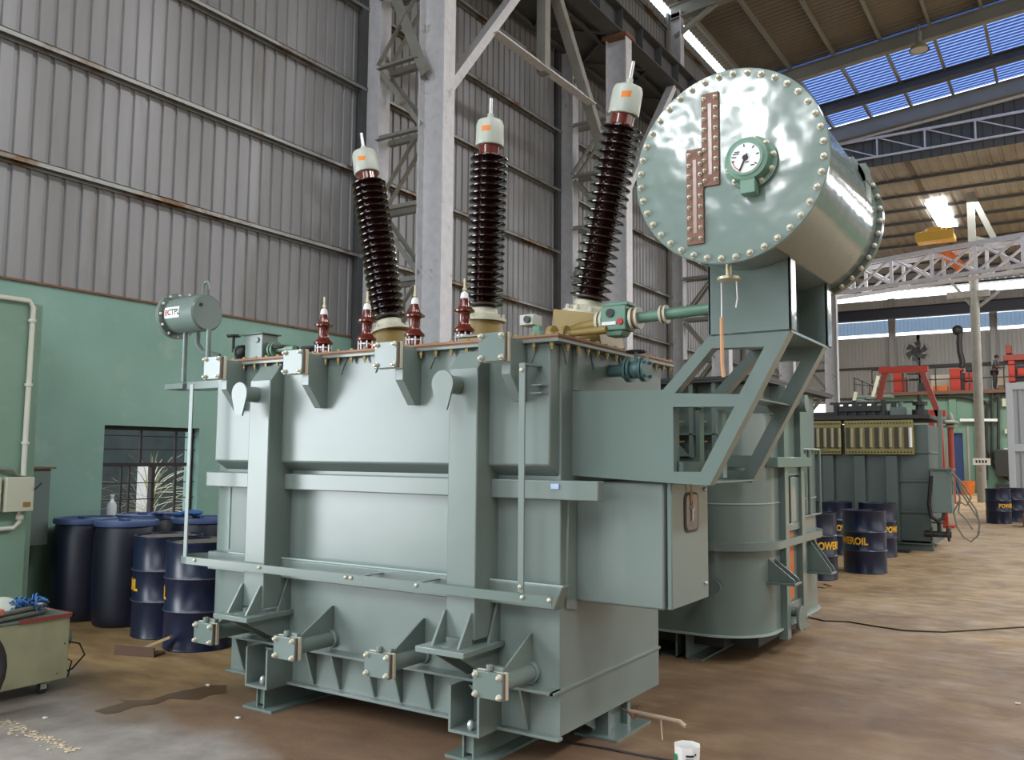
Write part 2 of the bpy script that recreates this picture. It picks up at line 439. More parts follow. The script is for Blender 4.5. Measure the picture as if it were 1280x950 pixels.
# window with steel frame and grille
y0, y1, z0, z1 = WIN
wn = MB(); X = WX - .12
for a in (z0 + .02, z1 - .02, 1.40): wn.box(X - .025, X + .025, y0, y1, a - .02, a + .02)
for a in (y0 + .015, y1 - .015): wn.box(X - .025, X + .025, a - .018, a + .018, z0, z1)
ym = at(188.5, 620, X=X).y; wn.box(X - .03, X + .03, ym - .02, ym + .02, z0, 1.40)
for a in [at(p, 560, X=X).y for p in (175.5, 219)]: wn.box(X - .012, X + .012, a - .012, a + .012, 1.40, z1)
for a in [at(p, 620, X=X).y for p in (150, 160, 218)]: wn.box(X - .012, X + .012, a - .009, a + .009, z0, 1.40)
wo = wn.build('window_1', mat('window_steel', S(44, 38, 36), .6), smooth=0); struct(wo)
gr = MB()
for z in (1.70, 1.56, 1.21, 1.04, .87): gr.cyl((X + .05, y0, z), (X + .05, y1, z), .006, n=6)
gr.build('grille', M_DARK, wo)
sl = MB(); sl.box(WX - .25, WX + .03, y0 - .03, y1 + .03, z0 - .04, z0)
struct(sl.build('trim_3', M_PLASTER, smooth=0))
# outside the window: sheds with a gap between them, and a palm
ga, gb_ = at(170.5, 620, X=-12.2).y, at(186, 620, X=-12.2).y; gt = at(178, 583, X=-12.3).z
ob = MB(); ob.box(-12.25, -12.2, 3.5, ga, -.05, 3.4); ob.box(-12.25, -12.2, gb_, 18, -.05, 3.4); ob.box(-12.25, -12.2, ga, gb_, gt, 3.4)
tag(ob.build('sheet_fence', M_OUT, smooth=0), 'dark grey fence outside with one bright gap, seen through the barred window', 'fence')
bw = MB(); bw.box(-19.5, -19.2, 6, 24, -.05, 3.5); bw.box(-19.55, -19.15, 6, 24, 3.5, 3.6)
tag(bw.build('backdrop_wall', mat('backdrop_white', (.88, .88, .86, 1), .8), smooth=0), 'bright white wall far outside, seen as a strip through the barred window', 'wall')  # added wall, stands in for the sunlit brightness outside
PY_ = at(179, 620, X=-9.9).y
pm = thing('palm_plant', 'pale spiky palm growing outside the barred window', 'plant', (-9.9, PY_, -.05))
for i in range(90):
    a = random.uniform(0, 2 * PI); L_ = random.uniform(.5, 1.1); el = random.uniform(.15, 1.35); hz = random.uniform(.4, 1.1)
    d = Vector((_c(a) * _c(el), _s(a) * _c(el), _s(el))); s_ = Vector((-_s(a), _c(a), 0)) * .012
    P = Vector((-9.9, PY_ + .1, hz)); b = MB(); vs = []
    for k in range(6):
        t = k / 5; q = P + d * L_ * t - Vector((0, 0, .35 * L_ * t * t)); w = .8 - .7 * t
        vs += [q - s_ * w, q + s_ * w + Vector((0, 0, .004))]
    b.add(vs, [(2 * k, 2 * k + 1, 2 * k + 3, 2 * k + 2) for k in range(5)])
    b.build('leaf', M_LEAF, pm, smooth=0)
b = MB(); b.cyl((-9.9, PY_ + .12, -.05), (-9.9, PY_ + .12, .8), .04, .03, 10); b.build('stem', M_WOOD, pm)

# other walls of the hall (behind and right of the camera), with an assumed rear door opening
wr = MB(); wr.box(20, 20.25, -16, 53, 0, 13)
struct(wr.build('wall_right', M_SHEET, smooth=0))
wbk = MB(); wbk.box(-8.45, -5, -16.2, -16, 0, 13); wbk.box(3, 20.2, -16.2, -16, 0, 13); wbk.box(-5, 3, -16.2, -16, 7, 13)
struct(wbk.build('wall_back', M_SHEET, smooth=0))

# roof
def rz(x): return 12.95 + .09 * (x + 8.2) if x < 6 else 12.95 + .09 * 14.2 - .09 * (x - 6)
SKY = [(-7.5, -4.9), (-1.5, .1), (3.2, 4.6)]      # x ranges of the assumed rooflight sheets behind the camera
def roof_sheet(x0, x1, ya, yb):
    return corr(lambda t, q, k: ((x1 if k else x0), t, rz(x1 if k else x0) + q), ya, yb, pitch=.2, rib=.08, fl=.025)
rs = MB()
def addr(m): rs.add(m.v, m.f)
addr(roof_sheet(-8.28, 6, -4.5, 25.2)); addr(roof_sheet(6, 20.3, -16, HY))
for a, b_ in ((-8.28, -7.5), (-4.9, -1.5), (.1, 3.2), (4.6, 6)): addr(roof_sheet(a, b_, -16, -4.5))
for a, b_ in SKY: addr(roof_sheet(a, b_, -16, -13.2))
ceil = rs.build('ceiling', M_ROOF, smooth=0); struct(ceil)
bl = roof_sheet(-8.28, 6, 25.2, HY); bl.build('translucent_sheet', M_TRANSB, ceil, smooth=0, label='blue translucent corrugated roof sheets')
for a, b_ in SKY: roof_sheet(a, b_, -13.2, -4.5).build('rooflight', M_TRANSW, ceil, smooth=0)  # assumed rooflights, out of view
for i in range(12):
    x = -7.9 + 1.25 * i
    if x > 6: break
    m = MB(); zz = rz(x) - .09; m.box(x - .03, x + .03, -16, HY, zz - .07, zz + .08); m.box(x - .03, x + .05, -16, HY, zz - .08, zz - .065)
    m.build('purlin', M_BEAMF, ceil, smooth=0)
# rafters
def ibeam(b, p, q, w, h, t=.02, up=(0, 0, 1)):
    p, q = Vector(p), Vector(q); d = (q - p).normalized(); u = d.cross(Vector(up)).normalized(); z = u.cross(d)
    b.bar(p, q, t, h, up)
    for sg in (-1, 1): b.bar(p + z * sg * (h / 2 - t / 2), q + z * sg * (h / 2 - t / 2), w, t, up)
    return b
COLY = [8.7, 14.15, 19.6, 25.1, 30.55]
for i, y in enumerate(COLY[:4]):
    m = MB(); ibeam(m, (-8.1, y, rz(-8.1) - .36), (6, y, rz(6) - .36), .22, .38)
    m.bar((-8.0, y, rz(-8) - 1.0), (-6.9, y, rz(-6.9) - .5), .1, .1)
    tag(m.build('roof_rafter', M_BEAMF, smooth=0), ['grey roof rafter above the tall middle insulator, mostly out of frame', 'grey roof rafter above the pale lattice column behind the leaning right insulator',
        'grey sloping roof rafter meeting the left wall just above the big round tank', 'long grey sloping roof rafter where the blue roof sheets begin, the lamp hangs below it'][i], 'beam', 'roof rafters')
m = MB(); ibeam(m, (-8.1, 28.3, rz(-8.1) - .3), (6, 28.3, rz(6) - .3), .3, .3)
tag(m.build('roof_rafter', M_DSTEEL, smooth=0), 'darker roof beam crossing the middle of the blue roof sheets', 'beam')
m = MB(); ibeam(m, (-8.1, 30.45, rz(-8.1) - .42), (6, 30.45, rz(6) - .42), .2, .5)
tag(m.build('roof_rafter', M_BEAMF, smooth=0), 'grey end beam with a bright lower edge along the dark gable sheeting', 'beam')
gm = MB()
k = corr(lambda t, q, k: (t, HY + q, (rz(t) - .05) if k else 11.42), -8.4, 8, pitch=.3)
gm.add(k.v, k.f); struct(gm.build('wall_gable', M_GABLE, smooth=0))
m = MB(); m.bar((-8.3, HY - .1, rz(-8.3) - .72), (6, HY - .1, rz(6) - .72), .08, .08)
struct(m.build('trim_4', M_STEEL, smooth=0))

# lattice columns and crane track along the left wall
def isec(b, xc, y, w, dep, z0, z1, t=.02):
    b.box(xc - w / 2, xc - w / 2 + t, y - dep / 2, y + dep / 2, z0, z1); b.box(xc + w / 2 - t, xc + w / 2, y - dep / 2, y + dep / 2, z0, z1)
    b.box(xc - w / 2 + t, xc + w / 2 - t, y - .01, y + .01, z0, z1)
CL = ['tall pale steel lattice column standing behind the left and middle insulators', 'pale steel lattice column standing behind the leaning right insulator',
      'steel lattice column half hidden behind the left edge of the big round tank', 'steel lattice column seen below the big round tank, behind the green pipe', 'pale lattice column at the corner seen through the right support frame']
for i, y in enumerate(COLY):
    c = thing('lattice_column', CL[i], 'column', (-7.5, y, 0), group='crane columns along the left wall')
    b = MB(); isec(b, -6.9, y, .42, .24, 0, 9.3); b.box(-7.25, -6.6, y - .25, y + .25, 0, .03); b.build('chord', M_STEEL, c, smooth=0)
    b = MB(); isec(b, -7.99, y, .36, .22, 0, 12.6); b.build('wall_chord', M_STEEL, c, smooth=0)
    b = MB()
    for k in range(8):
        z = .78 + 1.0 * k
        for sy in (-.1, .1):
            b.angle((-7.82, y + sy, z), (-7.1, y + sy, z), .075, fl=1 if sy < 0 else -1)
            if k % 2 == 0: b.angle((-7.82, y + sy, z + .06), (-7.1, y + sy, z + .94), .07, fl=1)
            else: b.angle((-7.1, y + sy, z + .06), (-7.82, y + sy, z + .94), .07, fl=1)
    b.build('lacing', M_STEELB, c, smooth=0)
    if i == 0:
        b = MB(); b.angle((-7.05, y - .14, 6.5), (-8.0, y - .14, 8.6), .15, .012); b.build('knee_brace', M_STEELB, c, smooth=0)
    b = MB(); b.box(-7.15, -6.65, y - .2, y + .2, 9.3, 9.36); b.build('cap_plate', M_RUST, c, smooth=0)
    b = MB(); b.box(-8.19, -8.12, y - .13, y - .02, 0, 12.6); b.cyl((-8.1, y + .2, 0), (-8.1, y + .2, 12.4), .035, n=8); b.build('down_pipe', M_DSTEEL if i < 2 else M_STEELB, c)
gx = -6.9
b = MB(); b.box(gx - .01, gx + .01, -14, 30.5, 9.36, 9.86)
for z in (9.37, 9.85): b.box(gx - .17, gx + .17, -14, 30.5, z - .012, z + .012)
yy = -13
while yy < 30.4: b.box(gx - .15, gx + .15, yy, yy + .015, 9.38, 9.84); yy += .9
b.box(gx - .03, gx + .03, -14, 30.5, 9.86, 9.94)
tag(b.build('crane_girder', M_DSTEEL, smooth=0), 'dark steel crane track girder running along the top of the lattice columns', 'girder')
b = MB(); b.box(-8.1, -8.02, -14, 30.5, 9.34, 9.42); b.box(-7.3, -7.24, -14, 30.5, 9.34, 9.42); yy = -14
kk = 0
while yy < 29.5:
    b.bar((-8.06, yy, 9.38), (-7.0, yy + .9, 9.38), .05, .05); b.bar((-7.0, yy + .9, 9.38), (-8.06, yy + 1.8, 9.38), .05, .05); yy += 1.8
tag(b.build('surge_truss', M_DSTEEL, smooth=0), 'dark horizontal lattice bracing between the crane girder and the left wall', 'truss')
# inner walkway plates in shade above
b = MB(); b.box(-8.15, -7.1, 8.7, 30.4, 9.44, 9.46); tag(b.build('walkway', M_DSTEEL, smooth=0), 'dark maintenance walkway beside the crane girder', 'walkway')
BL = ['pale welded strut frame bracing the crane girder between the first two lattice columns', 'pale strut frame bracing the crane girder behind the big round tank', 'strut frame bracing the crane girder beyond the big round tank, third from the left', 'strut frame bracing the crane girder next to the gable']
for i in range(4):
    ya, yb = COLY[i], COLY[i + 1]; ym = (ya + yb) / 2
    t = thing('crane_girder_brace', BL[i], 'bracing', (gx, ya, 6.4), group='bracing frames below the crane girder')
    b = MB(); b.bar((gx, ya + .15, 6.35), (gx, ya + 2.55, 9.35), .13, .17, (1, 0, 0)); b.box(gx - .1, gx + .1, ya + .1, ya + .22, 6.1, 6.75); b.build('strut', M_STEEL, t, smooth=0)
    b = MB(); b.bar((gx, yb - .15, 6.35), (gx, yb - 2.55, 9.35), .13, .17, (1, 0, 0)); b.build('strut', M_STEELB, t, smooth=0)
    b = MB(); b.angle((gx, ya + 1.2, 7.62), (gx, yb - 1.2, 7.62), .16, .014); b.build('tie', M_STEEL, t, smooth=0)
    b = MB(); b.bar((gx, ym, 7.6), (gx, ym, 9.36), .16, .16, (1, 0, 0)); b.build('post', M_STEELB, t, smooth=0)

# truss under the gable
def truss(name, label, p, q, h, n, m, w=.07, x2=False, group=None, back=0):
    t = thing(name, label, 'truss', tuple(p), group=group); p, q = Vector(p), Vector(q); H_ = Vector((0, 0, h))
    nrm = (q - p).cross(Vector((0, 0, 1))).normalized()
    for s_, off in enumerate([0, back] if back else [0]):
        o = nrm * -off
        b = MB(); b.bar(p + o, q + o, w, w); b.build('lower_chord', m, t, smooth=0)
        b = MB(); b.bar(p + o + H_, q + o + H_, w, w * 1.3); b.build('upper_chord', m, t, smooth=0)
        b = MB()
        for i in range(n + 1):
            a = p.lerp(q, i / n) + o; b.bar(a, a + H_, w * .9, w * .9)
            if i < n:
                c = p.lerp(q, (i + 1) / n) + o; b.bar(a + H_, c, w * .6, w * .6)
                if x2: b.bar(a, c + H_, w * .6, w * .6)
        b.build('web_members', m, t, smooth=0)
    return t
truss('gable_truss', 'light grey lattice truss along the foot of the dark gable sheeting', (-8.2, HY - .15, 11.7), (8, HY - .15, 11.7), .66, 11, M_STEEL, w=.06)

# lamp hanging from the rafter
lp = thing('pendant_lamp', 'dome shaped hanging bay lamp under the sloping roof rafter', 'lamp', (-3.3, 24.7, 12.9))
c_ = at(1149, 58, Y=24.7)
b = MB(); b.lathe([(.26, 0), (.25, .03), (.2, .12), (.1, .2), (.07, .24)], (c_.x, c_.y, c_.z - .12), (0, 0, 1), 20, False); b.build('lamp_shade', mat('lamp_glass', S(150, 144, 120), .25), lp)
b = MB(); b.cyl((c_.x, c_.y, c_.z + .1), (c_.x, c_.y, c_.z + .4), .075); b.cyl((c_.x, c_.y, c_.z + .4), (c_.x, c_.y, c_.z + .62), .02); b.build('lamp_housing', M_BEAMF, lp)
b = MB(); b.cyl((c_.x, c_.y, c_.z - .1), (c_.x, c_.y, c_.z - .07), .22); b.build('lens', mat('lens', S(190, 192, 186), .2), lp)

# ---------------------------------------------------------------- far hall
FY = 52.0
def frz(y): return 11.45 - .02 * (y - 31)
b = MB()
SKQ = []
def at_roof(x, y):
    d = RT * (x - 640) / FPX - UP * (y - 475) / FPX + FW
    t = (11.45 + .02 * 31 - CAM.z - .02 * CAM.y) / (d.z + .02 * d.y); return CAM + d * t
qa, qb, qc, qd = at_roof(1159, 248), at_roof(1184, 246), at_roof(1195, 280), at_roof(1171, 285)
sx0, sx1 = (qa.x + qd.x) / 2, (qb.x + qc.x) / 2; sy0, sy1 = (qa.y + qb.y) / 2, (qc.y + qd.y) / 2
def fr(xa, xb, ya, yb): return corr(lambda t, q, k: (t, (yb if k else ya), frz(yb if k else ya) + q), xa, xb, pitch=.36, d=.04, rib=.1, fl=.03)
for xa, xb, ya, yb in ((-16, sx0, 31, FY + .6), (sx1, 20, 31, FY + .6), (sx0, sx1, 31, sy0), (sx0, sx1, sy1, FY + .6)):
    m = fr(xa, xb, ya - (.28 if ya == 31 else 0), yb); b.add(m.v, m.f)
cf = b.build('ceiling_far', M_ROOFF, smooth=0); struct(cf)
MB().box(sx0, sx1, sy0, sy1, frz(sy0) - .16, frz(sy0) - .14).build('rooflight', mat('rooflight_sheet', (1, 1, 1, 1), .6, emit=5), cf, smooth=0)
y = 32.5
while y < 52:
    m = MB(); m.box(-16, 20, y - .03, y + .05, frz(y) - .12, frz(y) - .02); m.build('purlin', M_DSTEEL, cf, smooth=0); y += 1.9
za, zb_, zc, zd = at(1150, 371, Y=FY).z, at(1150, 397, Y=FY).z, at(1150, 414, Y=FY).z, at(1150, 418, Y=FY).z
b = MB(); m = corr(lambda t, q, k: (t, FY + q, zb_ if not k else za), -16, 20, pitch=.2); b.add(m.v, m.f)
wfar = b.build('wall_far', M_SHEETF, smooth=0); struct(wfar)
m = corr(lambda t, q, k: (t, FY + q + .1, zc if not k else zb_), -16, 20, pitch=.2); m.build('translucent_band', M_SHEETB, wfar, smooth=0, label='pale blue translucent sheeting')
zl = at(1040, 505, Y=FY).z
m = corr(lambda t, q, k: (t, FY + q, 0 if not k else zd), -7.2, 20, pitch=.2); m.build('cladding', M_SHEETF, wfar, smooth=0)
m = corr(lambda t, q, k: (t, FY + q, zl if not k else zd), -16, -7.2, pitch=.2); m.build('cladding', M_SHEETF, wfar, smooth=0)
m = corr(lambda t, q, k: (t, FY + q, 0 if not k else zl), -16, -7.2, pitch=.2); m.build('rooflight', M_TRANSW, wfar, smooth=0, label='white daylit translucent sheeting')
for yy_ in (462, 499):
    z = at(1060, yy_, Y=FY).z; m = MB(); m.box(-16, 20, FY - .12, FY - .02, z - .06, z + .06); m.build('girt', M_DSTEEL, wfar, smooth=0)
for xx in (1116, 1243, 1190 + 120):
    p = at(xx, 430, Y=FY - .2); m = MB(); isec(m, p.x, FY - .25, .35, .3, 0, za); m.build('post', M_SHEETF, wfar, smooth=0)
p = at(1150, 389, Y=49); b = MB(); b.box(-16, 20, 48.9, 49.1, p.z - .28, p.z + .28); b.box(-16, 20, 48.75, 49.25, p.z + .24, p.z + .28)
tag(b.build('far_crane_girder', mat('navy_girder', S(40, 42, 56), .5), smooth=0), 'long dark girder across the far wall below the bright eave gap', 'girder')
struct(MB().box(-16.2, -16, HY, 53, 0, 12).build('wall_far_left', M_SHEETF, smooth=0))
struct(MB().box(-16.2, -8.2, HY, HY + .2, 0, 12).build('wall_return', M_SHEETF, smooth=0))

# crane bridge truss with its yellow trolley
pL, pR = at(1078, 362, Z=7.85), at(1300, 328, Z=7.85)
hh = at(1180, 312, Y=pL.lerp(pR, .45).y).z - 7.85
pL = pL - (pR - pL) * .3
truss('crane_bridge', 'pale lattice crane bridge spanning the far hall below the roof', pL, pL + (pR - pL) * 1.5, hh, 8, M_STEEL, w=.12, x2=True, back=.9)
p0 = at(1145, 303, Y=pL.lerp(pR, .5).y); p1 = at(1193, 299, Y=p0.y)
t = thing('crane_trolley', 'yellow hoist trolley sitting on top of the crane bridge', 'crane', tuple(p0))
b = MB(); b.box(p0.x, p1.x, p0.y - .1, p0.y + .6, p0.z, p0.z + .2); b.box(p0.x, p1.x, p0.y - .14, p0.y - .1, p0.z - .02, p0.z + .32); b.build('frame', M_YCRANE, t, bevel=.02, smooth=0)
b = MB(); q = (p0.x + p1.x) / 2; b.box(q - .25, q + .2, p0.y + .1, p0.y + .5, p0.z + .2, p0.z + .5); b.cyl((q - .35, p0.y + .3, p0.z + .38), (q + .35, p0.y + .3, p0.z + .38), .11); b.build('hoist', M_YCRANE, t, bevel=.02)
b = MB(); b.bar((q + .2, p0.y + .4, p0.z - .35), (q + .75, p0.y + .4, p0.z - 1.0), .3, .35); b.build('hook_block', M_ORANGEP, t, smooth=0)

# pole with its bracket
P0 = at(1228, 628, Z=0); PX, PY = P0.x, P0.y
t = thing('steel_pole', 'tall round pale steel pole standing free before the green mezzanine wall', 'column', (PX, PY, 0))
b = MB(); b.cyl((PX, PY, 0), (PX, PY, 8.3), .16); b.build('pole', M_STEELB, t)
b = MB(); b.box(PX - .9, PX + .5, PY - .12, PY + .12, 7.45, 7.7); b.bar((PX, PY, 7.0), (PX - .8, PY, 8.2), .1, .1); b.bar((PX, PY, 7.0), (PX + .8, PY, 7.6), .1, .1); b.build('bracket', M_STEELB, t, smooth=0)
b = MB(); b.box(PX - .12, PX + .12, PY - .12, PY + .12, 8.3, 11.5); b.bar((PX + .1, PY, 9.6), (PX + 1.1, PY, 9.2), .12, .25); b.bar((PX + 1.2, PY, 8.3), (PX, PY, 11.4), .1, .2); b.build('upper_post', M_BEAMF, t, smooth=0)
p = at(1227, 577, Y=PY - .18); b = MB(); b.box(p.x - .28, p.x + .28, PY - .2, PY - .17, p.z - .12, p.z + .12)
so = b.build('sign', M_WHITE, t, smooth=0, label='small white number plate'); b = MB()
for i in range(4): b.box(p.x - .19 + i * .1, p.x - .13 + i * .1, PY - .205, PY - .2, p.z - .05, p.z + .05)
b.build('lettering', M_INK, so, smooth=0)
M_TUBE = mat('sight_tube', S(168, 148, 138), .2)
# ================================================================ the big transformer
T = thing('power_transformer', 'large sage green power transformer with three tall brown insulators and a big round oil tank', 'transformer', (-3.6, 4.4, 0))
XL, XR, YF, YB, ZB = -5.0, -2.18, 3.8, 5.0, .15
# lower tank with rounded left end
ol = [(XR, YF), (XR, YB)] + arc(XL + .3, YB - .3, .3, 90, 180) + arc(XL + .3, YF + .3, .3, 180, 270)
b = MB(); b.prism(ol, 'Z', .362, 2.09); tank = b.build('tank', M_PAINT, T, bevel=.006, label='pale sage green welded steel tank')
b = MB(); b.prism([(3.71, 1.475), (3.81, 1.415), (4.99, 1.415), (5.09, 1.475), (5.09, 2.09), (3.71, 2.09)], 'X', -4.74, XR - .012)
b.build('upper_casing', M_PAINT, T, bevel=.008)
b = MB(); b.box(-4.86, -1.94, 3.74, 3.81, 1.305, 1.402); b.build('belt', M_PAINT, T, bevel=.006)
b = MB(); b.prism([(-4.8, .885), (-2.13, .885), (-2.175, .77), (-4.8, .77)], 'Y', 3.73, 3.81); b.build('stiffener', M_PAINT, T, bevel=.006)
b = MB()
for pts in ([(-4.68, 3.797, .9), (-4.68, 3.797, 1.3)], [(-4.6, 3.735, .888), (-3.5, 3.73, .889), (-2.13, 3.735, .887)]):
    b.tube(pts, .006, 6)
b.build('weld_seam', M_WELD, T)
for xa, xb in ((-4.288, -4.108), (-2.74, -2.558)):
    r = MB(); r.prism([(3.6, .6), (3.6, 1.97), (3.68, 2.07), (3.82, 2.07), (3.82, .6)], 'X', xa, xb); rb = r.build('rib', M_PAINT, T, bevel=.006)
    xm = (xa + xb) / 2
    r = MB(); r.box(xm - .16, xm + .14, 3.44, 3.8, .545, .575); r.cyl((xm - .02, 3.52, .57), (xm - .02, 3.52, .578), .03)
    pd = r.build('jacking_pad', M_PAINT, T, bevel=.004)
    r = MB()
    for x in (xa - .01, xb - .03): r.prism([(3.49, .575), (3.6, .575), (3.6, .735), (3.59, .735)], 'X', x, x + .014)
    for x in (xa + .03, xb - .0): r.prism([(3.46, .545), (3.8, .545), (3.8, .39), (3.74, .39)], 'X', x, x + .014)
    r.prism([(3.7, .575), (3.8, .575), (3.8, .82)], 'X', xb + .005, xb + .02)
    r.build('gusset', M_PAINT, pd, smooth=0)
    # lifting trunnion: stub and teardrop plate
    r = MB(); cx, cz = xa + .05, 1.885
    r.prism([(cx + px_ * 1.0, cz + pz_) for px_, pz_ in arc(0, 0, .068, -15, 195, 14)] + [(cx - .03, cz - .13), (cx + .03, cz - .135)], 'Y', 3.475, 3.487)
    r.cyl((cx, 3.487, cz), (cx, 3.6, cz), .048); r.build('lifting_trunnion', M_PAINT, T)

# base skirt
b = MB(); b.box(-4.62, XR, YF, YB, ZB, .362); b.build('base_skirt', M_PAINT, T, bevel=.003)
b = MB(); b.box(-4.64, -2.165, 3.71, 3.8, .365, .38); b.box(XR - .01, XR + .012, 3.71, YB, .365, .38); b.build('base_ledge', M_PAINT, T, bevel=.002)
b = MB(); b.box(-4.62, -2.165, 3.755, 3.8, ZB - .012, ZB + .003); b.build('base_lip', M_PAINT, T, bevel=.002)
for x in (-4.48, -3.86, -3.65, -3.38, -3.19, -2.975, -2.36):
    b = MB(); b.prism([(3.71, .365), (3.8, .365), (3.8, .16), (3.785, .16)], 'X', x - .006, x + .006); b.build('skirt_gusset', M_PAINT, T, smooth=0)
for xa, xb in ((-4.245, -4.055), (-2.715, -2.525)):
    b = MB(); b.box(xa, xa + .014, 3.6, 3.8, .15, .365); b.box(xb - .014, xb, 3.6, 3.8, .15, .365); b.box(xa, xb, 3.6, 3.8, .135, .15)
    b.prism([(xa + .05, .35), (xb - .03, .35), (xb - .03, .26)], 'Y', 3.7, 3.71)
    b.build('jack_bracket', M_PAINT, T, smooth=0)
    b = MB(); b.ball((xa + .11, 3.64, .175), .018, 10, 6, (1, 1, 1.5)); b.build('nut', M_SILVER, T)
    b = MB(); xm = (xa + xb) / 2
    for x in (xm - .035, xm + .025): b.box(x, x + .01, 3.64, 4.9, .012, .135)
    b.box(xm - .025, xm + .03, 3.66, 4.9, .03, .12); b.box(xm - .13, xm + .12, 3.62, 4.9, 0, .014)
    b.build('foot', M_PAINTG2, T, smooth=0, label='steel rail foot on the floor')
b = MB(); b.box(-2.38, -2.12, 4.3, 4.74, 0, .014); b.box(-2.3, -2.2, 4.36, 4.4, .01, .15); b.box(-2.3, -2.2, 4.6, 4.64, .01, .15); b.box(-2.27, -2.24, 4.4, 4.6, .01, .15)
b.prism([(4.1, .15), (4.3, .15), (4.3, .05)], 'X', -2.26, -2.25); b.build('foot', M_PAINTG2, T, smooth=0, label='corner foot under the end plate')

# flanged valves: pipe, back flange, square blank plate with four bolts
BOLT = bolt_mb(.012, .022)
def valve(x0, x1, z0, z1, yf, lower, label=None):
    cx, cz = (x0 + x1) / 2, (z0 + z1) / 2
    v = MB()
    if lower:
        v.cyl((cx + .03, yf + .02, cz), (cx + .03, 3.8, cz), .043); v.cyl((cx + .03, 3.77, cz), (cx + .03, 3.8, cz), .055)
        v.box(cx - .02, cx + .07, yf + .03, yf + .06, z1 - .02, z1 + .02); v.cyl((cx, yf + .02, z1), (cx, yf + .02, z1 + .03), .018, n=8)
    else:
        v.box(x0 + .03, x1 - .01, yf + .05, 3.72, z0 + .03, z1 - .02)
        # U shaped neck plates
        v.prism([(yf + .055, z1 - .03), (yf + .055, z0 - .06), (3.66, z0 - .19), (3.72, z0 - .19), (3.72, z1 - .03)], 'X', x1 - .055, x1)
    o = v.build('valve', M_PAINT, T, bevel=.003)
    v = MB(); v.box(x0, x1, yf, yf + .014, z0, z1); v.build('blank_plate', M_PAINTG2, o, bevel=.004)
    v = MB(); v.box(x0 + .008, x1 - .002, yf + .014, yf + .028, z0 + .003, z1 - .003); v.build('gasket', M_RUST, o, smooth=0)
    v = MB(); v.box(x0 + .005, x1 + .003, yf + .028, yf + .05, z0, z1); v.build('flange', M_CREAM, o, bevel=.003)
    pts = [(x, yf, z) for x in (x0 + .018, x1 - .018) for z in (z0 + .018, z1 - .018)]
    first = None; off = OFF[T.name]
    for p in pts:
        if first is None:
            first = BOLT.build('bolt', M_BOLT, o, world=False); q = first
        else:
            q = first.copy(); COL.objects.link(q); q.parent = o
        q.location = Vector(p) - off
    if lower:
        v = MB(); v.prism([(yf + .06, cz + .04), (3.8, cz + .04), (3.8, cz + .19), (3.785, cz + .19)], 'X', cx + .025, cx + .035); v.build('gusset', M_PAINT, o, smooth=0)
for x0 in (-4.545, -3.842, -3.155, -2.462): valve(x0, x0 + .172, .378, .505, 3.45, True)
for x0 in (-4.615, -3.891, -3.177, -2.487): valve(x0, x0 + .16, 1.985, 2.13, 3.5, False)

# guard rail and vertical straps
pa = [(-2.09, 3.56, .843), (-4.78, 3.56, .843)] + [(-4.8 - .12 * _s(t), 3.68 - .12 * _c(t), .843) for t in [PI * k / 12 for k in range(13)]] + [(-4.7, 3.805, .843), (-4.6, 3.81, .843)]
b = MB(); b.ribbon(pa, .008, .046); rl = b.build('guard_rail', M_PAINTG2, T)
for x in (-2.1, -2.9, -3.36, -3.4, -4.1, -4.7, -2.25):
    b = MB(); b.ball((x, 3.553, .85), .011, 8, 6); b.build('bolt', M_BOLT, rl)
b = MB()
for x in (-2.9, -3.3): b.box(x - .02, x + .02, 3.565, 3.74, .86, .866)
b.build('bracket', M_PAINT, rl, smooth=0)
b = MB(); b.box(-2.272, -2.238, 3.545, 3.555, .87, 1.975); b.box(-2.272, -2.238, 3.55, 3.715, 1.965, 1.975); st = b.build('vertical_strap', M_PAINT, T, bevel=.002)
for z in (.9, 1.94): m = MB(); m.ball((-2.255, 3.542, z), .011, 8, 6); m.build('bolt', M_BOLT, st)
b = MB(); b.box(-4.82, -4.785, 3.555, 3.563, .86, 1.97); b.build('vertical_strap', M_PAINT, T, bevel=.002)
# little data sticker and lugs
b = MB(); b.box(-2.20, -2.155, 3.733, 3.74, 1.36, 1.385); b.build('sticker', mat('pale_blue_sticker', S(170, 192, 225), .4), T, smooth=0, label='tiny pale blue sticker')
for z in (1.83, 1.87): b = MB(); b.box(-2.26, -2.2, 3.64, 3.71, z, z + .006); b.build('lug', M_PAINT, T, smooth=0)

# lid
LX0, LX1, LY0, LY1 = -4.82, -2.12, 3.665, 5.13
b = MB(); b.box(LX0, LX1, LY0, LY1, 2.088, 2.104); b.build('tank_rim', M_PAINT, T, bevel=.002)
b = MB(); b.box(LX0 + .004, LX1 - .004, LY0 + .004, LY1 - .004, 2.104, 2.113); b.build('lid_gasket', M_RUST, T, smooth=0)
b = MB(); b.box(LX0, LX1, LY0, LY1, 2.113, 2.127); b.build('lid', mat('lid_ochre', S(140, 104, 70), .5, col2=S(110, 74, 50), nscale=12), T, bevel=.002)
pts = []; n = 26
for i in range(n): pts.append((LX0 + .05 + i * (LX1 - LX0 - .1) / (n - 1), LY0 + .022, 2.128))
for i in range(1, 14): pts.append((LX1 - .022, LY0 + .02 + i * (LY1 - LY0 - .04) / 13, 2.128))
lb = MB(); lb.cyl((0, 0, 0), (0, 0, .01), .012, n=6); lb.cyl((0, 0, -.075), (0, 0, 0), .0065, n=6); lb.cyl((0, 0, -.06), (0, 0, -.04), .012, n=6)
spread('lid_bolt', lb, M_NUTD, T, pts)
for x in (-4.3, -3.62, -3.35, -2.95, -2.3): b = MB(); b.prism([(x - .045, 2.088), (x + .045, 2.088), (x, 1.99)], 'Y', 3.702, 3.71); b.build('rim_bracket', M_PAINT, T, smooth=0)
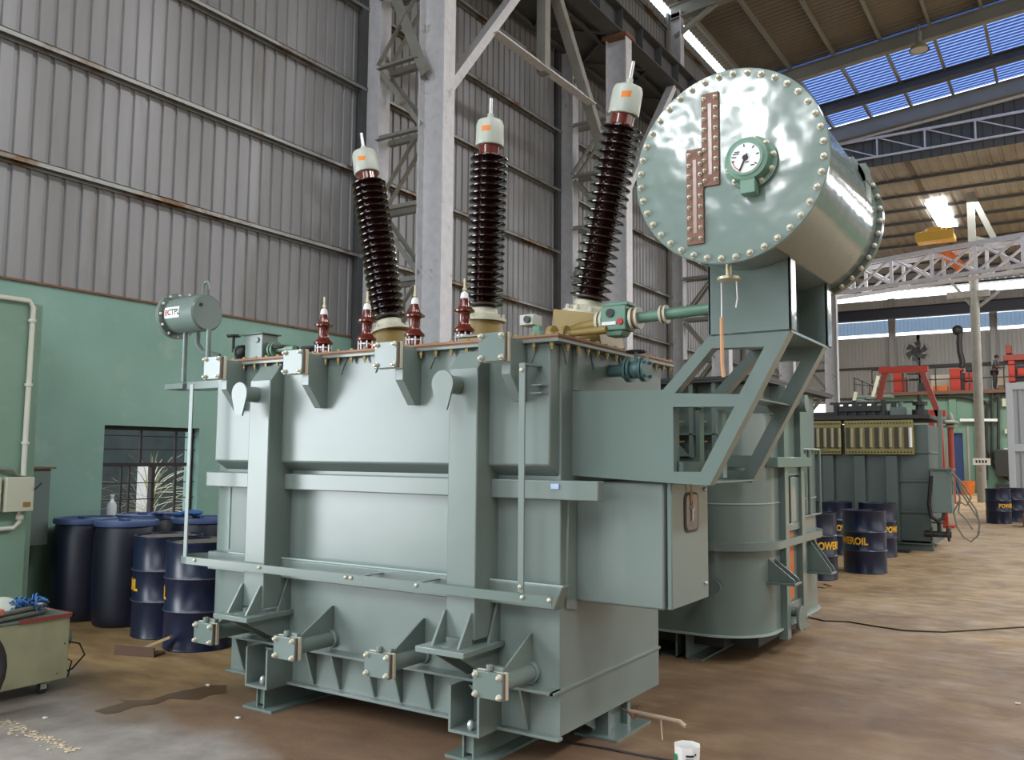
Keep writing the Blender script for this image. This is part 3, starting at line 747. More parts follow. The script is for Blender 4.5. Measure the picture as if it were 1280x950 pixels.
for y in (3.85, 4.15, 4.5): b = MB(); b.prism([(y - .045, 2.088), (y + .045, 2.088), (y, 1.99)], 'X', XR - .005, XR + .006); b.build('rim_bracket', M_PAINT, T, smooth=0)
for ya, yb in ((3.92, 4.0),): b = MB(); b.box(XR - .01, XR + .03, ya, yb, 1.86, 2.088); b.build('end_stiffener', M_PAINT, T, bevel=.003)

# end box with cabinet
b = MB(); b.prism([(3.95, .785), (4.46, .82), (4.46, 1.395), (3.95, 1.395)], 'X', -2.2, -1.69); b.build('end_box', M_PAINT, T, bevel=.012)
b = MB(); b.prism([(3.84, .76), (3.95, .74), (3.95, 1.3), (3.86, 1.3)], 'X', XR - .01, XR + .012); b.build('side_plate', M_PAINT, T, bevel=.006)
b = MB(); b.box(-1.69, -1.682, 3.955, 4.45, .8, 1.39); b.build('door_seal', M_BLACK, T, smooth=0)
b = MB(); b.box(-1.682, -1.655, 3.96, 4.45, .79, 1.395); dr = b.build('cabinet_door', M_PAINTG2, T, bevel=.005, label='smooth grey green cabinet door')
rr = arc(4.155, 1.305, .04, 180, 90, 5) + arc(4.265, 1.305, .04, 90, 0, 5) + arc(4.265, 1.185, .04, 0, -90, 5) + arc(4.155, 1.185, .04, -90, -180, 5)
b = MB(); b.prism(rr, 'X', -1.658, -1.651); b.build('window_seal', M_BLACK, dr)
ri = [(4.21 + (y - 4.21) * .82, 1.245 + (z - 1.245) * .88) for y, z in rr]
b = MB(); b.prism(ri, 'X', -1.652, -1.648); b.build('window_pane', M_GLASS, dr)
for y, z in ((4.4, 1.355), (4.4, .87)): b = MB(); b.ball((-1.652, y, z), .011, 8, 6); b.build('screw', M_SILVER, dr)
k = at(860, 590, X=-1.64)
b = MB(); b.tube([(-1.625, 3.92, 1.44), (-1.64, 4.17, 1.4), (-1.642, 4.19, 1.33), (-1.642, 4.205, 1.285)], .004, 6); b.ball((-1.63, 4.14, 1.4), .012, 8, 6); b.build('string', M_STRING, T, label='tan string holding a key')
b = MB(); b.tube([(-1.642, 4.205 + .016 * _c(a), 1.27 + .016 * _s(a)) for a in [2 * PI * i / 10 for i in range(10)]], .003, 5, True); b.box(-1.645, -1.64, 4.2, 4.21, 1.2, 1.255); b.build('key', M_SILVER, T)

# support frame of the conservator: two cut plates with flanges
AY = 3.916
def q(x, y): p = at(x, y, Y=AY); return (p.x, p.z)
polys = [[q(713, 489), q(828.4, 487.4), q(841.3, 508.6), q(842, 589.6), q(838, 604), q(713, 594)],
         [q(828.4, 487.4), q(885.5, 421), q(889.8, 435.4), q(843.3, 491.5), q(841.3, 508.6)],
         [q(885.5, 421), q(987, 413.7), q(955.5, 433.2), q(889.8, 435.4)],
         [q(987, 413.7), q(887, 606.7), q(875.8, 590), q(917.8, 508.2), q(924, 492.8), q(955.5, 433.2)],
         [q(843.3, 491.5), q(924, 492.8), q(917.8, 508.2), q(841.3, 508.6)],
         [q(842, 589.6), q(875.8, 590), q(887, 606.7), q(838, 604)]]
def cut_frame(y0, y1, ps):
    b = MB()
    for p in ps: b.prism(p, 'Y', y0, y1)
    return b
cut_frame(AY, AY + .075, polys).build('support_frame', M_PAINTG2, T, smooth=0)
cut_frame(4.545, 4.62, polys[1:]).build('support_frame', M_PAINTG2, T, smooth=0)
b = MB()
def cross(pa, pb, th=.01):
    (xa, za), (xb, zb) = pa, pb
    b.bar(((xa + xb) / 2, AY + .04, (za + zb) / 2), ((xa + xb) / 2, 4.6, (za + zb) / 2), math.hypot(xb - xa, .0) if abs(xb - xa) > abs(zb - za) else th, th if abs(xb - xa) > abs(zb - za) else abs(zb - za))
(xa, za), (xb, zb) = q(885.5, 421), q(987, 413.7)
b.box(-1.43, -1.06, AY + .02, 4.6, 2.088, 2.1); b.build('cross_member', M_PAINTG2, T, smooth=0); b = MB()
b.box(-1.36, -1.24, AY + .05, 4.6, 1.792, 1.8); b.build('cross_member', M_PAINTG2, T, smooth=0); b = MB()
b.box(-1.62, -1.44, AY + .05, 4.6, 1.4, 1.408); b.box(-1.62, -1.6, AY + .05, 4.6, 1.408, 1.5); b.build('cross_member', M_PAINTG2, T, smooth=0)

b = MB(); b.box(-2.2, -1.72, AY + .01, 4.6, 1.44, 1.45); b.build('arm_plate', M_PAINTG2, T, smooth=0)
# small bolt pairs seen through the lower opening: connector plates
for y in (4.25,):
    for x in (-1.62, -1.5):
        b = MB(); b.box(x - .01, x + .012, y - .03, y + .03, 1.42, 1.76); b.build('mounting_strip', M_PAINTG2, T, smooth=0)
# column plates under the cylinder
CX, CZ, RS, RF = -1.24, 2.80, .41, .437
for y0, nm in ((AY, 0), (4.6, 1)):
    top = []
    xa, xb = -1.443, -1.055
    for i in range(9):
        x = xb + (xa - xb) * i / 8; top.append((x, CZ - math.sqrt(max(RS ** 2 - (x - CX) ** 2, 0)) + .005))
    b = MB(); b.prism([(xa, 2.1), (xb, 2.1)] + top, 'Y', y0, y0 + .012)
    b.box(xb - .012, xb, y0, y0 + .09, 2.1, 2.43); b.box(xa, xa + .012, y0, y0 + .09, 2.1, 2.43)
    if nm: b.box(-1.21, -1.2, y0 - .1, y0, 2.1, 2.4)
    b.build('cradle_plate', M_PAINTG, T, bevel=.002)

# the conservator cylinder
CY0, CY1 = 3.62, 4.83
b = MB(); b.lathe([(RS, 0), (RS, CY1 - CY0 - .04)], (CX, CY0 + .02, CZ), (0, 1, 0), 72); co = b.build('conservator', M_PAINTG, T, label='glossy sage green round oil tank')
b = MB(); b.lathe([(RF - .004, 0), (RF, .004), (RF, .014), (RF - .004, .018)], (CX, CY0, CZ), (0, 1, 0), 72); b.build('end_plate', mat('glossy_wavy_plate', S(122, 139, 132), .1, bump=.6, bscale=5, bdist=.01, bdet=2, coat=.3), co, smooth=30, label='glossy round end plate')
b = MB(); b.lathe([(RF - .006, 0), (RF - .006, .014)], (CX, CY0 + .018, CZ), (0, 1, 0), 72); b.build('flange_ring', M_GAUGE, co)
b = MB(); b.lathe([(RF, 0), (RF, .016), (RF - .01, .016), (RF - .01, .026), (RF, .026), (RF, .044)], (CX, CY1 - .05, CZ), (0, 1, 0), 72); b.build('back_flange', M_PAINTG, co)
NB = 40; off = OFF[T.name]
db = bolt_mb(.0115, .022); first = None
for i in range(NB):
    a = 2 * PI * (i + .5) / NB
    for yy_, rot in ((CY0, 0),):
        if first is None: first = db.build('end_plate_bolt', M_BOLT, co, world=False); o = first
        else: o = first.copy(); COL.objects.link(o); o.parent = co
        o.location = Vector((CX + .412 * _c(a), yy_, CZ + .412 * _s(a))) - off
for i in range(NB):
    a = 2 * PI * (i + .5) / NB
    if not (-1.9 < (a + PI) % (2 * PI) - PI < 1.9): continue
    o = first.copy(); COL.objects.link(o); o.parent = co; o.name = 'back_flange_bolt'; o.location = Vector((CX + .424 * _c(a), CY1 - .052, CZ + .424 * _s(a))) - off
# oil gauge
gx_, gz_ = -1.13, 2.79
b = MB(); b.lathe([(.115, 0), (.115, .016), (.098, .018), (.092, .075), (.074, .08), (.074, .085), (.066, .085)], (gx_, CY0 - .002, gz_), (0, -1, 0), 40)
g = b.build('oil_gauge', M_GAUGE, co, label='green dial gauge housing')
b = MB(); b.cyl((gx_, CY0 - .083, gz_), (gx_, CY0 - .0885, gz_), .064, n=36); b.build('gauge_dial', M_DIAL, co, label='white dial face')
b = MB(); b.lathe([(.012, 0), (.012, .006)], (gx_, CY0 - .0885, gz_), (0, -1, 0), 14); b.bar((gx_ + .008, CY0 - .092, gz_ + .016), (gx_ - .026, CY0 - .092, gz_ - .056), .006, .003, (0, 1, 0))
for a in (95, 50, 10, 170, 190, -35): b.bar((gx_ + .048 * _c(math.radians(a)), CY0 - .09, gz_ + .048 * _s(math.radians(a))), (gx_ + .06 * _c(math.radians(a)), CY0 - .09, gz_ + .06 * _s(math.radians(a))), .004, .002, (0, 1, 0))
for sx, sz, w in ((-.036, .03, .022), (-.04, .022, .026), (.008, -.02, .014), (-.045, .008, .012), (.03, -.036, .016)): b.box(gx_ + sx - w / 2, gx_ + sx + w / 2, CY0 - .0905, CY0 - .0885, gz_ + sz - .002, gz_ + sz + .002)
b.build('gauge_pointer', M_INK, co)
b = MB()
b.tube([(gx_ + .056 * _c(math.radians(a)), CY0 - .09, gz_ + .056 * _s(math.radians(a))) for a in range(185, 250, 8)], .0016, 5); b.build('gauge_red_arc', M_REDINK, co)
b = MB(); b.box(gx_ - .03, gx_ + .035, CY0 - .075, CY0 - .015, gz_ - .15, gz_ - .085); b.prism([(gx_ - .03, gz_ - .085), (gx_ + .035, gz_ - .085), (gx_ + .02, gz_ - .065), (gx_ - .015, gz_ - .065)], 'Y', CY0 - .072, CY0 - .02); b.build('gauge_terminal_box', M_GAUGE, co, bevel=.004)
for i in range(10):
    a = 2 * PI * (i + .3) / 10; o = first.copy(); COL.objects.link(o); o.parent = co; o.name = 'gauge_bolt'; o.location = Vector((gx_ + .1 * _c(a), CY0 - .018, gz_ + .1 * _s(a))) - off
# level indicator strips
for x0, x1, z0, z1 in ((-1.352, -1.272, 2.72, 3.145), (-1.425, -1.345, 2.465, 2.9)):
    b = MB(); b.box(x0, x1, CY0 - .012, CY0, z0, z1); b.build('level_strip', M_COPPER, co, bevel=.002, label='brown level indicator strip')
    b = MB(); b.box((x0 + x1) / 2 - .008, (x0 + x1) / 2 + .008, CY0 - .014, CY0 - .011, z0 + .05, z1 - .05); b.build('sight_glass', M_TUBE, co)
    for k in range(9):
        for x in (x0 + .014, x1 - .014):
            o = first.copy(); COL.objects.link(o); o.parent = co; o.name = 'strip_bolt'; o.scale = (.62, .8, .62)
            o.location = Vector((x, CY0 - .012, z0 + .025 + k * (z1 - z0 - .05) / 8)) - off
# vent pad on the shell and drain under the disc
b = MB(); b.prism(arc(0, 0, .428, 15, 35, 3) + arc(0, 0, .4, 35, 15, 3), 'Y', 4.5, 4.62); b.xf(Matrix.Translation((CX, 0, CZ))); b.build('shell_pad', M_PAINTG2, co)
b = MB(); b.box(CX + .37, CX + .41, 4.5, 4.63, CZ + .02, CZ + .2); b.build('name_plate', M_PAINTG2, co, bevel=.004)
dx_ = at(911, 345, Y=3.75)
b = MB(); b.cyl((dx_.x, 3.75, 2.33), (dx_.x, 3.75, 2.43), .014); b.lathe([(.03, 0), (.052, .008), (.052, .02), (.03, .026)], (dx_.x, 3.75, 2.31), (0, 0, 1), 20); b.build('drain_cap', M_NUT, co)
b = MB(); b.tube([(dx_.x - .035, 3.75, 2.31), (dx_.x - .035, 3.75, 2.2), (dx_.x - .036, 3.75, 2.15)], .003, 6); b.tube([(dx_.x + .035, 3.75, 2.31), (dx_.x + .038, 3.75, 2.23), (dx_.x + .03, 3.75, 2.19)], .003, 6); b.build('wire', M_WHITE, co)
b = MB(); b.tube([(dx_.x - .036, 3.75, 2.15), (dx_.x - .036, 3.75, 1.95), (dx_.x - .03, 3.75, 1.88)], .009, 8); b.build('cord', M_STRING, co, label='faded tan cord')

# ---------------------------------------------------------------- high voltage insulators
def hv(base, top, turret, label, lab_rot):
    base, top = Vector(base), Vector(top); d = (top - base).normalized(); Lt = (top - base).length
    def P(h): return base + d * h
    nS = 21; h0, h1 = .045, Lt - .235; pr_ = [(.07, .02)]
    for i in range(nS):
        h = h0 + (h1 - h0) * i / nS; s_ = (h1 - h0) / nS
        pr_ += [(.068, h), (.08, h + s_ * .22), (.112, h + s_ * .3), (.121, h + s_ * .38), (.122, h + s_ * .5), (.112, h + s_ * .62), (.08, h + s_ * .82)]
    pr_ += [(.068, h1), (.066, h1 + .0)]
    b = MB(); b.lathe(pr_, base, d, 36); o = b.build('insulator', M_PORC, T, label=label)
    b = MB(); b.lathe([(.069, 0), (.069, .085)], P(h1 - .01), d, 30); b.build('neck', M_PORCR, o)
    b = MB(); b.lathe([(.088, 0), (.092, .01), (.09, .1), (.09, .14), (.082, .165), (.045, .182), (.02, .186), (.02, .215), (.014, .22)], P(h1 + .06), d, 36); b.build('cap', M_CAP, o)
    b = MB(); b.lathe([(.013, 0), (.012, .11), (.004, .115)], P(h1 + .27), d, 12); b.build('terminal_rod', M_SILVER, o)
    cdir = (CAM - P(h1)); cdir.z = 0; cdir.normalize(); rgt = Vector((-cdir.y, cdir.x, 0)); b = MB(); vs = []
    for k in range(5):
        a = (k - 2) * .16 + lab_rot; w = (cdir * _c(a) + rgt * _s(a)) * .0915
        vs += [P(h1 + .135) + w, P(h1 + .17) + w]
    b.add(vs, [(2 * k, 2 * k + 2, 2 * k + 3, 2 * k + 1) for k in range(4)]); b.build('cap_label', M_ORANGE, o)
    b = MB(); b.lathe([(.105, -.03), (.105, .0), (.088, .01), (.084, .04), (.07, .046)], P(0), d, 36); b.build('collar', M_CREAM, o)
    b = MB(); b.lathe([(.145, -.045), (.145, -.028)], P(0), d, 36)
    _, u, w = b.frame(d)
    for k in range(10): a = 2 * PI * k / 10; b.cyl(P(-.03) + (u * _c(a) + w * _s(a)) * .128, P(.0) + (u * _c(a) + w * _s(a)) * .128, .01, n=6)
    b.build('collar_flange', M_CREAM, o)
    b = MB(); tz = base.z - .045
    if turret == 'round': b.lathe([(.125, 0), (.12, 2.127 - 2.127 + (tz - 2.127) + .01)], (base.x, base.y, 2.127), (0, 0, 1), 36); b.lathe([(.16, 0), (.16, .02)], (base.x, base.y, 2.127), (0, 0, 1), 36)
    else: b.prism([(base.x - .17, 2.127), (base.x + .17, 2.127), (base.x + .13, tz - .02), (base.x - .15, tz + .03)], 'Y', base.y - .15, base.y + .15)
    b.build('turret', M_GOLD, T, label='ochre turret below an insulator')
hv((-3.948, 4.5, 2.405), (-4.226, 4.5, 3.70), 'round', 'dark brown ribbed insulator leaning left', -.3)
hv((-3.153, 4.5, 2.42), (-3.119, 4.5, 3.70), 'round', 'dark brown ribbed insulator standing upright', -.3)
hv((-2.40, 4.5, 2.40), (-2.129, 4.5, 3.70), 'box', 'dark brown ribbed insulator leaning right', 0)

# low voltage bushings
for x in (-4.175, -3.79, -3.394, -3.015):
    z = 2.20
    b = MB(); b.lathe([(.045, -.02), (.05, .0), (.05, .035), (.04, .045), (.062, .05), (.064, .062), (.04, .085), (.034, .1), (.034, .155), (.04, .165), (.062, .17), (.063, .18), (.035, .2), (.026, .23), (.024, .25)], (x, 4.1, z), (0, 0, 1), 28)
    o = b.build('small_insulator', M_PORCR, T, label='short red brown insulator')
    b = MB(); b.lathe([(.052, 0), (.052, .008)], (x, 4.1, z + .022), (0, 0, 1), 24)
    for k in range(8): a = 2 * PI * k / 8; b.cyl((x + .05 * _c(a), 4.1 + .05 * _s(a), z - .05), (x + .05 * _c(a), 4.1 + .05 * _s(a), z + .045), .006, n=6)
    b.build('clamp_ring', M_SILVER, o)
    b = MB(); b.lathe([(.026, 0), (.022, .03), (.014, .04)], (x, 4.1, z + .25), (0, 0, 1), 18); b.build('ferrule', M_WHITE, o)
    b = MB(); b.cyl((x, 4.1, z + .28), (x, 4.1, z + .37), .007, n=8); b.cyl((x, 4.1, z + .3), (x, 4.1, z + .315), .013, n=6); b.build('terminal_rod', M_NUT, o)
    b = MB(); b.lathe([(.12, 0), (.12, .03), (.1, .03), (.06, .05)], (x, 4.1, 2.127), (0, 0, 1), 30); b.build('flange_pad', M_GOLD, o)

# lid fittings
p = at(372, 433, Y=4.2)
hw = thing_p = None
b = MB(); b.tube([(-4.32 + .0 + .075 * _c(a), 4.15 + .075 * _s(a), 2.235) for a in [2 * PI * i / 20 for i in range(20)]], .012, 8, True); b.bar((-4.39, 4.15, 2.235), (-4.25, 4.15, 2.235), .02, .01); b.cyl((-4.32, 4.15, 2.127), (-4.32, 4.15, 2.24), .012); b.build('handwheel', M_DARK, T, label='dark handwheel on the lid')
b = MB(); pp = at(356, 434, Y=4.2); b.cyl((pp.x + .02, 4.2, 2.127), (pp.x + .02, 4.2, 2.265), .01); b.lathe([(.095, 0), (.1, .012), (.095, .024)], (pp.x, 4.2, 2.255), (0, 0, 1), 24); b.build('flange_cover', M_DARK, T)
b = MB(); b.box(-2.98, -2.72, 4.0, 4.3, 2.127, 2.2); b.build('inspection_box', M_GOLD, T, bevel=.005)
b = MB(); b.box(-3.0, -2.7, 3.98, 4.32, 2.2, 2.208); b.build('inspection_cover', M_PAINTG2, T, smooth=0)
p = at(672, 424, Y=4.1)
b = MB(); b.lathe([(.085, 0), (.085, .02), (.03, .09), (.03, .12)], (p.x, 4.1, 2.127), (0, 0, 1), 8); b.build('relief_cone', M_GAUGE, T, smooth=0)
b = MB(); b.box(p.x - .09, p.x, 4.05, 4.15, 2.25, 2.31); b.build('relief_switch', M_CAP, T, bevel=.004)
b = MB(); b.cyl((p.x - .035, 4.05, 2.28), (p.x - .035, 4.035, 2.28), .02); b.build('switch_dial', M_DARK, T)
b = MB(); b.cyl((p.x + .07, 4.12, 2.19), (p.x + .1, 4.12, 2.19), .055); b.cyl((p.x + .16, 4.12, 2.19), (p.x + .18, 4.12, 2.19), .05); b.cyl((p.x + .07, 4.12, 2.19), (p.x + .42, 4.12, 2.2), .02); b.build('oil_pipe', M_GOLD, T, label='ochre pipe along the lid')
# pipe run with relay to the conservator
YP = 4.25
def qa_(x, y): return at(x, y, Y=YP)
a0, a1 = qa_(722, 411), qa_(757, 403)
b = MB(); b.tube([(a0.x - .15, YP, 2.18), tuple(a0), tuple(a1)], .032, 14); b.build('riser_pipe', M_GOLD, T)
def disc(b, p, d, r, h): b.cyl(Vector(p), Vector(p) + Vector(d).normalized() * h, r, n=24)
ax = (qa_(885, 386) - qa_(757, 403)).normalized()
def onax(px_): p = qa_(757, 403); e = qa_(885, 386); return p.lerp(e, (px_ - 757) / 128)
for p_, r_, h_ in ((748, .065, .016), (754, .065, .014), (792, .062, .016), (799, .06, .014), (829, .05, .012), (834, .05, .012)):
    b = MB(); disc(b, onax(p_), ax, r_, h_); b.build('pipe_flange', M_CREAM, T)
b = MB(); disc(b, onax(752), ax, .06, .01); disc(b, onax(796), ax, .057, .012); disc(b, onax(832), ax, .047, .008); b.build('flange_gasket', M_RUST, T)
rc = onax(773)
b = MB(); b.box(rc.x - .075, rc.x + .075, YP - .06, YP + .06, rc.z - .06, rc.z + .075); b.box(rc.x - .06, rc.x + .085, YP - .05, YP + .05, rc.z + .075, rc.z + .095); b.prism([(rc.x - .06, rc.z - .06), (rc.x + .06, rc.z - .06), (rc.x + .04, rc.z - .09), (rc.x - .04, rc.z - .09)], 'Y', YP - .05, YP + .05)
ry = b.build('gas_relay', M_GAUGE, T, bevel=.006, label='green gas relay box')
b = MB(); b.cyl((rc.x - .015, YP - .06, rc.z + .035), (rc.x - .015, YP - .068, rc.z + .035), .024); b.build('sight_port', M_BLACK, ry)
b = MB(); b.box(rc.x - .065, rc.x + .02, YP - .066, YP - .06, rc.z - .03, rc.z - .012); b.build('plate', M_WHITE, ry, smooth=0)
b = MB(); b.cyl((rc.x + .045, YP - .06, rc.z - .015), (rc.x + .045, YP - .07, rc.z - .015), .017); b.build('red_plug', M_REDINK, ry)
e_ = onax(885)
b = MB(); b.tube([tuple(onax(800)), tuple(e_), tuple(e_ + ax * .1), (CX - .08, 4.2, 2.4)], .03, 14); b.build('oil_pipe', M_GAUGE, T, label='green pipe to the round tank')
# end valve with blank flange
zv = 2.0
b = MB(); b.cyl((XR - .02, 4.35, zv), (-1.96, 4.35, zv), .035); b.ball((-2.02, 4.35, zv), .05)
for x in (-2.075, -2.055, -1.985, -1.965): b.cyl((x, 4.35, zv), (x + .012, 4.35, zv), .068, n=24)
for k in range(4):
    a = PI / 4 + k * PI / 2
    for x in (-2.09, -1.99): b.cyl((x, 4.35 + .053 * _c(a), zv + .053 * _s(a)), (x + .05, 4.35 + .053 * _c(a), zv + .053 * _s(a)), .009, n=6)
b.cyl((-2.02, 4.35, zv), (-2.02, 4.35, zv + .1), .01); b.build('end_valve', mat('blue_green_paint', S(88, 120, 118), .3), T)
b = MB(); b.tube([(-2.02 + .05 * _c(a), 4.35 + .05 * _s(a), zv + .1) for a in [2 * PI * i / 14 for i in range(14)]], .007, 6, True); b.bar((-2.07, 4.35, zv + .1), (-1.97, 4.35, zv + .1), .01, .008); b.build('valve_handwheel', M_DARK, T)

# small breather tank on brackets at the left end
SX0, SX1, SY, SZ, SR = -5.47, -5.12, 3.9, 2.515, .132
b = MB(); b.lathe([(SR, 0), (SR, SX1 - SX0 - .012), (SR - .012, SX1 - SX0)], (SX0, SY, SZ), (1, 0, 0), 40); st_ = b.build('small_oil_tank', M_PAINTG2, T, label='small grey green cylinder on two thin legs')
b = MB(); b.cyl((SX0 - .012, SY, SZ), (SX0 + .004, SY, SZ), SR + .035, n=36); b.cyl((SX0 + .006, SY, SZ), (SX0 + .02, SY, SZ), SR + .035, n=36); b.build('tank_flange', M_PAINTG2, st_)
for i in range(12):
    a = 2 * PI * i / 12; b = MB(); b.ball((SX0 + .026, SY + (SR + .02) * _c(a), SZ + (SR + .02) * _s(a)), .011, 8, 5); b.build('flange_bolt', M_BOLT, st_)
b = MB(); b.tube([(SX1 - .06, SY, SZ + SR - .01), (SX1 - .06, SY, SZ + SR + .05)] + [(SX1 - .025 - .035 * _c(t), SY, SZ + SR + .055 + .04 * _s(t)) for t in [PI * k / 8 for k in range(1, 9)]] + [(SX1 + .01, SY, SZ + SR + .03)], .008, 8); b.cyl((-5.3, SY, SZ + SR), (-5.3, SY, SZ + SR + .015), .03); b.build('vent_hook', M_PAINTG2, st_)
b = MB(); b.cyl((SX1 - .0, SY - .06, SZ + .05), (SX1 + .008, SY - .06, SZ + .05), .012); b.build('plug', M_INK, st_)
# white label with lettering, wrapped on the shell
b = MB(); vs = []
A0, A1 = math.radians(-16), math.radians(18)
for k in range(7):
    a = A0 + (A1 - A0) * k / 6
    for x in (-5.43, -5.265): vs.append((x, SY - (SR + .0015) * _c(a), SZ + (SR + .0015) * _s(a)))
b.add(vs, [(2 * k, 2 * k + 1, 2 * k + 3, 2 * k + 2) for k in range(6)]); b.build('tank_label', M_WHITE, st_, label='white label with dark letters')
def wrap(vs, x0, zc, r, ext=0):
    out = []
    for v in vs:
        a = zc + v.y / r; rr = r + .002 + max(v.z, 0)
        out.append((x0 + v.x, SY - rr * _c(a), SZ + rr * _s(a)))
    return out
vs, fs = text_geo('CTPL', .058, .0014)
b = MB(); b.add(wrap(vs, -5.325, (A0 + A1) / 2, SR), fs); b.build('lettering', M_INK, st_, smooth=0)
b = MB()
for dz in (-.016, -.005, .006, .016):
    a = (A0 + A1) / 2 + dz / SR; b.box(-5.418, -5.395, SY - (SR + .004) * _c(a) - .001, SY - (SR + .002) * _c(a) + .003, SZ + SR * _s(a) - .003, SZ + SR * _s(a) + .003)
b.build('emblem', M_REDINK, st_, smooth=0)
for x in (-5.36, -5.10):
    b = MB(); b.cyl((x, SY, 2.03), (x, SY, SZ - SR + .01), .017); b.build('leg', M_PAINTG2, st_)
b = MB(); b.box(-5.47, -5.26, SY - .08, SY + .08, 1.975, 2.015); b.box(-5.2, -4.8, SY - .09, SY + .09, 1.965, 2.02); b.box(-5.3, -4.7, SY + .05, SY + .1, 1.97, 1.99); b.build('bracket_shelf', M_PAINTG2, T, bevel=.003)
b = MB(); b.tube([(-5.25, SY + .02, SZ - SR), (-5.25, SY + .02, SZ - SR - .08), (-5.22, SY + .05, SZ - SR - .14), (-5.1, SY + .1, SZ - SR - .17)], .02, 10); b.build('bent_pipe', M_PAINTG2, T)
# valve and relay cluster behind the left valve
b = MB(); b.cyl((-5.12, 4.15, 2.25), (-4.5, 4.15, 2.25), .022)
for x in (-5.07, -5.03, -4.72, -4.69): b.cyl((x, 4.15, 2.25), (x + .012, 4.15, 2.25), .058, n=20)
b.tube([(-4.68, 4.15, 2.25), (-4.56, 4.15, 2.25), (-4.52, 4.15, 2.22), (-4.51, 4.15, 2.13)], .022, 10); b.build('small_oil_pipe', M_GAUGE, T)
b = MB(); b.box(-4.93, -4.75, 4.08, 4.22, 2.17, 2.36); b.box(-4.98, -4.73, 4.06, 4.24, 2.36, 2.37); b.cyl((-4.8, 4.08, 2.32), (-4.8, 4.07, 2.32), .02); b.build('small_relay', M_PAINTG2, T, bevel=.004)
b = MB(); b.ball((-5.0, 4.12, 2.25), .05); b.cyl((-5.08, 4.1, 2.25), (-5.08, 4.1, 2.37), .01); b.cyl((-5.14, 4.1, 2.37), (-5.02, 4.1, 2.37), .01, n=8); b.cyl((-5.08, 4.1, 2.364), (-5.08, 4.1, 2.376), .05); b.build('valve_handwheel', M_BLACK, T)
b = MB(); b.box(-3.55, -3.47, 3.95, 4.02, 2.13, 2.17); b.prism([(-3.58, 2.19), (-3.46, 2.19), (-3.5, 2.15)], 'Y', 3.9, 3.94); o = b.build('marker_flag', M_ORANGE, None, smooth=0); tag(o, 'small orange scrap lying on the ochre rim of the transformer lid', 'scrap')
b = MB(); pp = at(436, 436, Y=4.6); b.lathe([(.035, 0), (.04, .14), (.036, .14), (.033, .02)], (pp.x, 4.6, 2.127), (0, 0, 1), 18); tag(b.build('green_cup', M_GREENC), 'bright green plastic cup standing on the lid left of the leaning insulator', 'cup')
# ================================================================ drums
def steel_drum(name, label, x, y, txt_ang, group=None, top=M_NAVY, r=.275, h=.83):
    t = thing(name, label, 'drum', (x, y, 0), group=group)
    P = [(r - .012, .012), (r, 0), (r + .004, .008), (r, .02)]
    for z in (.3, .55): P += [(r, z * h / .83 - .02), (r + .012, z * h / .83), (r, z * h / .83 + .02)]
    P += [(r, h - .02), (r + .005, h - .01), (r + .004, h), (r - .012, h), (r - .014, h - .018)]
    b = MB(); b.lathe(P, (x, y, 0), (0, 0, 1), 48); b.build('shell', M_NAVY, t)
    b = MB()
    for z in (.3 * h / .83, .55 * h / .83): b.lathe([(r + .0115, z - .004), (r + .0135, z), (r + .0115, z + .004)], (x, y, 0), (0, 0, 1), 48, False)
    b.build('hoop', M_NAVYR, t)
    b = MB(); b.lathe([(0, h - .017), (r - .013, h - .017)], (x, y, 0), (0, 0, 1), 40, False); b.cyl((x + .12, y + .1, h - .018), (x + .12, y + .1, h - .004), .035); b.cyl((x - .16, y - .05, h - .018), (x - .16, y - .05, h - .006), .018)
    b.build('drum_head', top, t)
    if txt_ang is not None:
        tc = Vector((CAM.x - x, CAM.y - y, 0)).normalized(); rg = Vector((-tc.y, tc.x, 0))
        vs, fs = text_geo('POWEROIL', .13, .0045); out = []
        for v in vs:
            a = txt_ang + v.x * .82 / r; rr = r + .003 + v.z
            out.append(Vector((x, y, .425 + v.y)) + (tc * _c(a) + rg * _s(a)) * rr)
        b = MB(); b.add(out, fs); b.build('lettering', M_YEL, t, smooth=0, label='yellow lettering')
    return t
def plastic_drum(label, x, y, h=.92, r=.27, group=None, lidm=M_BLUEL):
    t = thing('plastic_drum', label, 'drum', (x, y, 0), group=group)
    b = MB(); b.lathe([(r * .9, 0), (r * .95, .03), (r, .12), (r * 1.02, h * .5), (r, h - .16), (r * .93, h - .06), (r * .9, h - .04)], (x, y, 0), (0, 0, 1), 40); b.build('shell', M_BLUEP, t)
    b = MB(); b.lathe([(r * .93, h - .055), (r * 1.0, h - .05), (r * 1.02, h - .03), (r, h - .005), (r * .9, h), (r * .86, h - .015), (0, h - .015)], (x, y, 0), (0, 0, 1), 40); b.box(x - .1, x + .02, y - .02, y + .02, h - .016, h + .005); b.build('lid', lidm, t)
    return t
plastic_drum('dark blue plastic drum nearest the green pier, far left of the row', -7.80, 4.68)
plastic_drum('dark blue plastic drum between the far left drum and the navy steel drums', -7.25, 4.745)
plastic_drum('dark blue plastic drum in the back row under the window, left one', -7.85, 5.33)
t5 = plastic_drum('blue plastic drum in the back row with a blue cloth on its lid', -7.05, 5.38)
b = MB()
random.seed(5)
for i in range(9):
    a = random.uniform(0, 6.28); b.ball((-7.08 + .1 * _c(a) * random.random() - .02 * i + .05, 5.3 + .07 * _s(a), .945 + random.random() * .02), .07, 10, 6, (1, .8, .32))
tag(b.build('blue_cloth', M_RAG), 'crumpled blue cloth on the lid of the back row drum', 'cloth')
b = MB()
for i in range(6): b.ball((-7.62 + .05 * i, 5.3 + .03 * (i % 2), .935), .06, 10, 6, (1, .9, .3))
tag(b.build('blue_sheet', M_BLUEL), 'light blue plastic sheet lying on the back left drum under the window', 'sheet')
